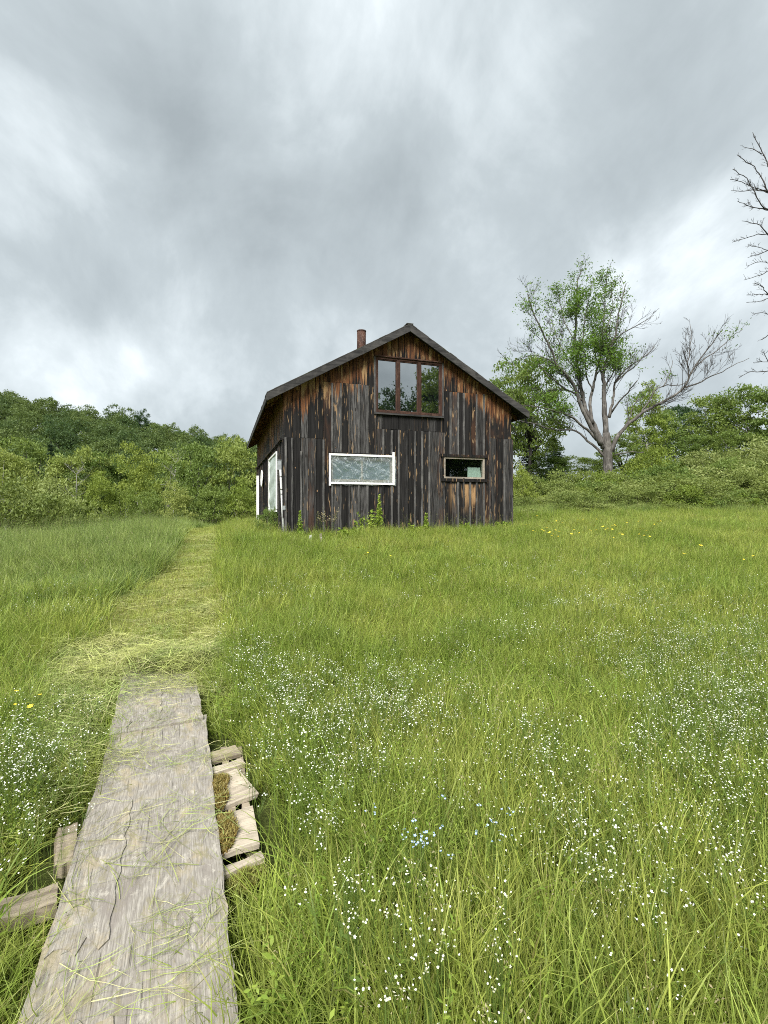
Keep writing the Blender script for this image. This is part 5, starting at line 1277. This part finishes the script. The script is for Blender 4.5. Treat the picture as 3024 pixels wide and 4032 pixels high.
# ------------------------------------------------------------------ the half dead ash and the bare tree at the right edge
def resample(P, step):
    P = np.asarray(P, float); d = np.r_[0, np.cumsum(np.linalg.norm(np.diff(P, axis=0), axis=1))]; n = max(2, int(d[-1] / step) + 1)
    s_ = np.linspace(0, d[-1], n)
    return np.stack([np.interp(s_, d, P[:, k]) for k in range(3)], -1), s_ / d[-1]
def twigs(bm, P, rad, level, ends, bias, reach, dens, r_min=.004, rise=.28):
    """side shoots along a branch, recursively; collects their tips"""
    L = np.linalg.norm(np.diff(P, axis=0), axis=1).sum()
    n = max(1, int(L * dens))
    for _ in range(n):
        t = R.uniform(.22, 1.0); f_ = t * (len(P) - 1); i = min(int(f_), len(P) - 2); q = P[i] + (P[i + 1] - P[i]) * (f_ - i)
        d = P[i + 1] - P[i]; d = d / (np.linalg.norm(d) + 1e-9)
        s_ = rng.normal(0, 1, 3); s_ -= d * (s_ @ d); s_ /= np.linalg.norm(s_) + 1e-9
        dd = d * R.uniform(.7, 1.1) + s_ * R.uniform(.4, .85) + np.array([0, 0, rise]) + np.asarray(bias); dd /= np.linalg.norm(dd)
        ln = reach * R.uniform(.5, 1.15) * (1.25 - .95 * t)
        Q = [q]; cur = dd.copy(); m = 4
        for k in range(m):
            cur = cur + rng.normal(0, .13, 3) + (0, 0, .06); cur /= np.linalg.norm(cur); Q.append(Q[-1] + cur * ln / m)
        Q = np.array(Q); r0 = max(r_min, min(rad * .55, ln * .013))
        bm.tube(Q, np.linspace(r0, max(r_min * .55, r0 * .35), m + 1), 3 if r0 < .012 else 4, R.random(), cap=False)
        if level > 0: twigs(bm, Q, r0, level - 1, ends, bias, reach * (.55 if reach > 1 else .5), dens * 1.5, r_min, rise)
        ends.append((Q[-1], cur)); ends.append((Q[2], cur))
def z4(x, y): return 1900 + x / 1.476, 1000 + y / 1.476
TD = 28.0
# polylines traced on the photo: (points, start width, end width in photo pixels, depth offset at the end, twig reach)
BR = [
    ([(705, 1130), (672, 1040), (640, 980), (602, 900), (577, 820), (556, 700), (545, 600), (537, 500), (545, 380), (549, 270), (560, 150), (578, 85)], 26, 4, .8, .9),
    ([(690, 1110), (655, 1040), (605, 960), (570, 860), (535, 770), (490, 700), (435, 645), (402, 570), (370, 500), (330, 430), (290, 340), (262, 230)], 24, 4, -1.6, 1.0),
    ([(665, 1080), (600, 1020), (540, 960), (480, 930), (400, 905), (330, 890), (265, 880), (200, 870)], 15, 3, -2.2, .8),
    ([(715, 1185), (660, 1130), (610, 1090), (560, 1040), (520, 1020), (450, 1025), (380, 1015), (320, 990), (250, 975), (190, 960)], 14, 3, 1.5, .8),
    ([(577, 850), (520, 800), (460, 785), (400, 790), (330, 820), (270, 830)], 12, 3, 1.8, .8),
    ([(500, 795), (430, 740), (370, 690), (325, 640)], 9, 4, -.8, .5),
    ([(435, 645), (350, 600), (280, 585), (200, 620), (130, 640)], 8, 2, 1.0, .9),
    ([(640, 985), (622, 880), (640, 800), (662, 700), (680, 600), (690, 500), (700, 380), (712, 250), (722, 110)], 17, 3, 1.6, .9),
    ([(545, 600), (590, 480), (600, 380), (610, 280), (640, 160)], 9, 2, -1.0, .8),
    ([(722, 1160), (716, 1000), (709, 900), (705, 780), (702, 690), (722, 600), (745, 545), (770, 460), (788, 360), (808, 250), (835, 170)], 34, 3, -.6, .9),
    ([(745, 545), (790, 480), (850, 440), (920, 400), (995, 355)], 9, 2, -1.5, .8),
    ([(735, 950), (755, 830), (770, 750), (800, 700), (860, 650), (930, 600), (1000, 540)], 15, 3, 1.6, .8),
    ([(770, 750), (830, 690), (900, 640), (960, 560)], 8, 2, -1.2, .7),
    ([(745, 925), (800, 850), (850, 790), (900, 735)], 10, 4, -1.6, .5),
    ([(752, 1150), (780, 1070), (830, 1010), (900, 950), (960, 900), (1030, 870), (1100, 830), (1160, 790), (1190, 740), (1215, 690), (1260, 620), (1330, 530), (1395, 440)], 22, 3, -1.8, 1.0),
    ([(1180, 775), (1260, 740), (1330, 710), (1400, 680), (1480, 640), (1550, 605)], 9, 2, -1.0, .8),
    ([(1200, 720), (1190, 640), (1200, 560), (1212, 480), (1205, 405)], 7, 2, 1.2, .7),
    ([(1235, 655), (1310, 600), (1400, 540), (1475, 455), (1510, 440)], 7, 2, .6, .7),
    ([(905, 945), (970, 850), (1000, 790), (1060, 765), (1150, 760), (1185, 740)], 9, 3, .8, .7),
    ([(1050, 770), (1090, 690), (1105, 620)], 5, 2, .6, .6),
    ([(760, 1090), (815, 1020), (860, 950), (880, 880), (930, 830)], 10, 3, 1.8, .7),
    ([(768, 1168), (820, 1150), (880, 1147), (940, 1157)], 7, 3, -1.0, .3),
    ([(702, 700), (660, 600), (640, 520), (645, 430)], 10, 3, 1.2, .8),
    ([(556, 700), (480, 600), (430, 480), (400, 360)], 8, 2, 1.4, .9),
    ([(640, 800), (600, 700), (590, 590), (560, 480)], 8, 2, -1.6, .9),
    ([(705, 780), (760, 690), (790, 610), (840, 570)], 8, 2, 2.0, .8),
    ([(537, 500), (480, 410), (455, 310), (440, 240)], 6, 2, 1.0, .9),
    ([(690, 500), (740, 400), (760, 300), (748, 190)], 7, 2, 1.2, .8),
    ([(662, 700), (720, 620), (700, 520), (690, 430)], 7, 2, -1.4, .9),
    ([(575, 820), (470, 700), (400, 640), (300, 660)], 7, 2, 1.6, .9),
]
LEAFY = [((590, 230), (210, 170), .95), ((640, 590), (210, 130), .95), ((255, 320), (75, 140), .55), ((240, 690), (230, 110), .9), ((400, 850), (230, 100), .5), ((1450, 470), (80, 70), .30), ((1010, 690), (90, 50), .25), ((870, 830), (90, 60), .3), ((700, 130), (70, 80), .8), ((350, 460), (100, 80), .35), ((620, 420), (150, 90), .6)]
ash = empty('half_dead_tree', tuple(at(*z4(728, 1290), TD) - (0, 0, 1.5)), 0, 'large spreading half dead tree, green leaves left, bare grey limbs right', 'tree')
org = np.array(ash.location)
tb = MB(); base = at(*z4(730, 1290), TD)
tw = F / TD
tb.tube(np.array([base - (0, 0, 1.7), base - (0, 0, .6), base + (0, 0, .3), at(*z4(728, 1190), TD), at(*z4(722, 1110), TD), at(*z4(718, 1040), TD)]) - org, np.array([31, 24, 19, 17.5, 17, 12]) / tw, 16, .5, lump=.05)
obj('trunk', tb.mesh('trunk', M['bark'], True), ash)
lb = MB(); tb2 = MB(); cb = MB(); allends = []
for pts, w0, w1, dz, reach in BR:
    n = len(pts); P = np.array([at(*z4(*p), TD + dz * (i / (n - 1)) ** 1.2 + (.05 if w0 < 12 else 0)) for i, p in enumerate(pts)]) - org
    P[1:-1] += rng.normal(0, .03, (n - 2, 3)); Q, t = resample(P, .28)
    Q[1:-1] += rng.normal(0, .018, (len(Q) - 2, 3))
    rad = (w0 + (w1 - w0) * t ** .62) / 2 / tw * .86
    (lb if w0 > 8 else lb).tube(Q, rad, 8 if w0 > 12 else 6, R.random(), lump=.05)
    ends = []; twigs(tb2, Q, float(rad.mean()) * .6, 2, ends, (0, 0, .05), reach * 2.2, 2.4, .0088, .30)
    allends += ends
obj('limb', lb.mesh('limb', M['bark'], True), ash)
obj('twigs', tb2.mesh('twigs', M['bark_dark']), ash)
LP, LT = [], []
for q, d in allends:
    wq = q + org; px = CX + wq[0] / wq[1] * F; py = HY - (wq[2] - EYE) / wq[1] * F; zx, zy = (px - 1900) * 1.476, (py - 1000) * 1.476
    pr = max([a * math.exp(-(((zx - c[0]) / r_[0]) ** 2 + ((zy - c[1]) / r_[1]) ** 2) ** 1.5 * 1.1) for c, r_, a in LEAFY])
    if R.random() < pr * 1.0:
        k = 6; hv = d * (1, 1, .3); ct = R.random()
        for _ in range(k):
            LP.append(q + hv * R.uniform(-.1, .25) + rng.normal(0, 1, 3) * (.18, .18, .08)); LT.append(.5 * ct + .5 * R.random())
LP = np.array(LP); leaves(cb, LP, rng.uniform(.05, .092, len(LP)), np.array(LT), .6, .42)
print('ash leaves', len(LP), 'twig tips', len(allends))
obj('crown', cb.mesh('crown', M['ashleaf']), ash)

def z1(x, y): return 2700 + x / 2.108, 450 + y / 2.108
BD = 23.0
def far_pts(l): return [z1(*p) for p in l]
TR = 3230
BR2 = [([(683 + 330, 900), (800, 780), (683, 640), (630, 520), (575, 440), (500, 390), (425, 335)], 9, 2.2), ([(1010, 700), (800, 560), (683, 430), (650, 340), (600, 250), (556, 150)], 8, 2.2), ([(1010, 950), (800, 860), (683, 795), (620, 750), (570, 640), (500, 530), (390, 455)], 8, 2.2),
       ([(683, 640), (540, 600), (440, 550), (370, 540)], 4, 1.8), ([(683, 650), (560, 625), (470, 640), (375, 635)], 5, 1.8), ([(683, 795), (560, 775), (430, 720)], 5, 1.8), ([(630, 330), (560, 290), (475, 270)], 4, 1.6),
       ([(1010, 1120), (800, 1010), (683, 1000), (590, 995), (500, 1030), (385, 1062)], 7, 1.8), ([(683, 1000), (620, 920), (550, 905), (465, 885)], 5, 1.8), ([(800, 1040), (683, 1130), (600, 1165), (515, 1190)], 5, 1.6), ([(683, 1130), (600, 1100), (520, 1090)], 3, 1.5),
       ([(1010, 1350), (800, 1290), (683, 1300), (600, 1340), (485, 1375)], 6, 1.8), ([(800, 1290), (683, 1235), (600, 1220), (510, 1262)], 4, 1.6), ([(1010, 1560), (800, 1500), (683, 1495), (600, 1497), (505, 1500)], 6, 1.8), ([(800, 1500), (683, 1530), (600, 1555), (505, 1560)], 4, 1.6), ([(683, 1495), (620, 1420), (570, 1400)], 4, 1.6),
       ([(1010, 1740), (800, 1680), (683, 1660), (620, 1640), (550, 1670)], 5, 1.6), ([(1010, 1850), (800, 1790), (683, 1830), (630, 1870)], 6, 3), ([(1010, 2200), (800, 2110), (683, 2130), (600, 2140), (530, 2130), (440, 2190)], 7, 1.8), ([(800, 2110), (683, 2050), (560, 2060)], 4, 1.6), ([(683, 2050), (650, 1990), (640, 1960)], 3, 1.5)]
bx = (TR - CX) / F * BD
bare = empty('bare_tree', (bx, BD, h1(bx, BD)), 0, 'tall bare grey tree reaching in thin twigs at the right edge', 'tree'); org = np.array(bare.location)
tb = MB(); P = np.array([np.array(org) + (0, 0, -.4)] + [at(TR + R.uniform(-28, 28), py, BD) for py in (1500, 1300, 1100, 900, 700, 500)]) - org
tb.tube(P, np.array([.30, .24, .20, .15, .11, .06, .02]), 10, .5, lump=.04); obj('trunk', tb.mesh('trunk', M['bark_dark'], True), bare)
lb = MB(); tb2 = MB()
for k_ in range(14):
    y0_ = 120 + k_ * 150; BR2.append(([(1117, y0_ + 260), (1117 + R.uniform(150, 260), y0_ + R.uniform(0, 120)), (1117 + R.uniform(330, 560), y0_ - R.uniform(0, 160))], 8, 2))
for pts, w0, w1 in BR2:
    n = len(pts); dz = R.uniform(-1.2, 1.2)
    P = np.array([at(*z1(*p), BD + dz * i / (n - 1)) for i, p in enumerate(pts)]) - org; Q, t = resample(P, .2); Q[1:-1] += rng.normal(0, .012, (len(Q) - 2, 3))
    lb.tube(Q, np.maximum((w0 + (w1 - w0) * t ** .7) / 2 / (F / BD), .010), 5, R.random())
    e_ = []; twigs(tb2, Q, .03, 1, e_, (-.15, 0, .05), .46, 5.5, .0075, .18)
obj('limb', lb.mesh('limb', M['bark_dark'], True), bare); obj('twigs', tb2.mesh('twigs', M['bark_dark']), bare)

# ------------------------------------------------------------------ weeds, stakes and the bush by the cabin
def spike_weed(px, top, D, wpx, label, dense=60):
    x = (px - CX) / F * D; g = h1(x, D); hh = EYE + (HY - top) / F * D - g; e_ = empty('tall_weed', (x, D, g), 0, label, 'weed'); r_ = wpx / F * D / 2
    bm = MB(); bm.tube([(0, 0, 0), (.01, 0, hh * .6), (.0, .01, hh)], [.007, .005, .002], 4); obj('stem', bm.mesh('stem', M['stemgreen']), e_)
    t = rng.uniform(.12, 1, dense * 3); rr = r_ * np.clip(1.15 - t, .22, 1); d = rand_dirs(len(t)); bm = MB()
    leaves(bm, np.c_[d[:, 0] * rr, d[:, 1] * rr, hh * t + .02 * d[:, 2]], .035 + .03 * (1 - t), rng.random(len(t)), .4); obj('leaves', bm.mesh('leaves', M['forb']), e_)
def leafy_weed(px, top, D, wpx, label):
    x = (px - CX) / F * D; g = h1(x, D); hh = EYE + (HY - top) / F * D - g; e_ = empty('leafy_weed', (x, D, g), 0, label, 'weed'); r_ = wpx / F * D / 2
    sb, lb_ = MB(), MB()
    for k in range(11):
        a = rng.uniform(0, 6.28); q = np.array([math.cos(a) * r_ * rng.uniform(.2, 1), math.sin(a) * r_ * .6, hh * rng.uniform(.55, 1)])
        sb.tube([(q[0] * .3, q[1] * .3, 0), q * (.7, .7, .6), q], [.006, .004, .002], 3, cap=False)
        t = rng.uniform(.25, 1, 22); P = np.c_[q[0] * (.4 + .6 * t), q[1] * (.4 + .6 * t), q[2] * t] + rng.normal(0, .03, (22, 3)); leaves(lb_, P, rng.uniform(.035, .075, 22) * (1.2 - .5 * t), rng.random(22), .8)
    obj('stem', sb.mesh('stem', M['stemgreen']), e_); obj('leaves', lb_.mesh('leaves', M['forb']), e_)
def panicle_grass(px, top, D, wpx, label):
    x = (px - CX) / F * D; g = h1(x, D); hh = EYE + (HY - top) / F * D - g; e_ = empty('seeding_grass', (x, D, g), 0, label, 'grass'); r_ = wpx / F * D / 2
    sb, lb_ = MB(), MB()
    for k in range(9):
        a, b = rng.normal(0, r_ * .6, 2); h_ = hh * rng.uniform(.75, 1.02); P = [(a * .3, b * .2, 0), (a * .6, b * .3, h_ * .6), (a, b * .4, h_)]
        sb.tube(P, [.003, .0025, .0015], 3, cap=False); n = 26; t = rng.uniform(.66, 1, n); C = np.c_[a * t, np.full(n, b * .4), h_ * t] + rng.normal(0, .03, (n, 3)) * (1, 1, .5); leaves(lb_, C, rng.uniform(.012, .024, n), rng.random(n), .1, .5)
    obj('stem', sb.mesh('stem', M['stemgreen']), e_); obj('seed_head', lb_.mesh('seed_head', M['seed']), e_)
spike_weed(1182, 2010, 12.75, 26, 'narrow upright green weed against the wall near the left corner')
panicle_grass(1292, 1998, 12.9, 90, 'pale seeding grass clump below the plastic covered window')
leafy_weed(1448, 1998, 13.2, 120, 'broad leafy green weed clump at the middle of the front wall')
spike_weed(1493, 1948, 13.3, 34, 'tallest spiky weed standing right of the leafy clump', 80)
spike_weed(1678, 2022, 13.9, 30, 'small upright weed midway along the right half of the wall')
leafy_weed(1640, 2062, 13.7, 70, 'low leafy weed left of the small upright one')
leafy_weed(1832, 2058, 14.4, 60, 'low weed clump under the small right window')
leafy_weed(1985, 2050, 15.0, 70, 'low weed clump at the right cabin corner')
leafy_weed(1370, 2080, 12.9, 90, 'low leafy weeds left of the broad clump')
bx_ = (1056 - CX) / F * 13.9
put(shr[1], bx_, 13.9, (.27, .3, .50), None, 'dense dark green bush against the left wall of the cabin', None, .05, M['leaf'])
for px, a_, b_, lean, lab in ((1217, 2106, 2150, .02, 'short white stake left of the other in front of the cabin'), (1266, 2100, 2150, -.01, 'faded stake right of the white one in front of the cabin')):
    D = 12.0; p = at(px, a_, D); g = h1(p[0], D); hh = p[2] - g; e_ = empty('marker_stake', (p[0], D, g), .3, lab, 'stake')
    q = MB(); n = 6; V = [(lean * t + (.022 if i % 2 else -.022), 0, hh * t) for t in (0, 1) for i in range(2)]
    q.add([(-.028 + .0, -.008, -.1), (.028, -.008, -.1), (.028, .008, -.1), (-.028, .008, -.1), (-.03 + lean * 2, -.008, hh * .94), (.02 + lean * 2, -.008, hh), (.02 + lean * 2, .008, hh), (-.03 + lean * 2, .008, hh * .94)],
          [[0, 1, 5, 4], [1, 2, 6, 5], [2, 3, 7, 6], [3, 0, 4, 7], [4, 5, 6, 7], [3, 2, 1, 0]], .5)
    obj('post', q.mesh('post', M['white_paint'] if px < 1250 else M['tan_frame']), e_)
    q = MB(); q.box(-.03 + lean * 1.4, .026 + lean * 1.4, -.010, .010, hh * .6, hh * .66, .3); obj('band', q.mesh('band', M['pvc']), e_)
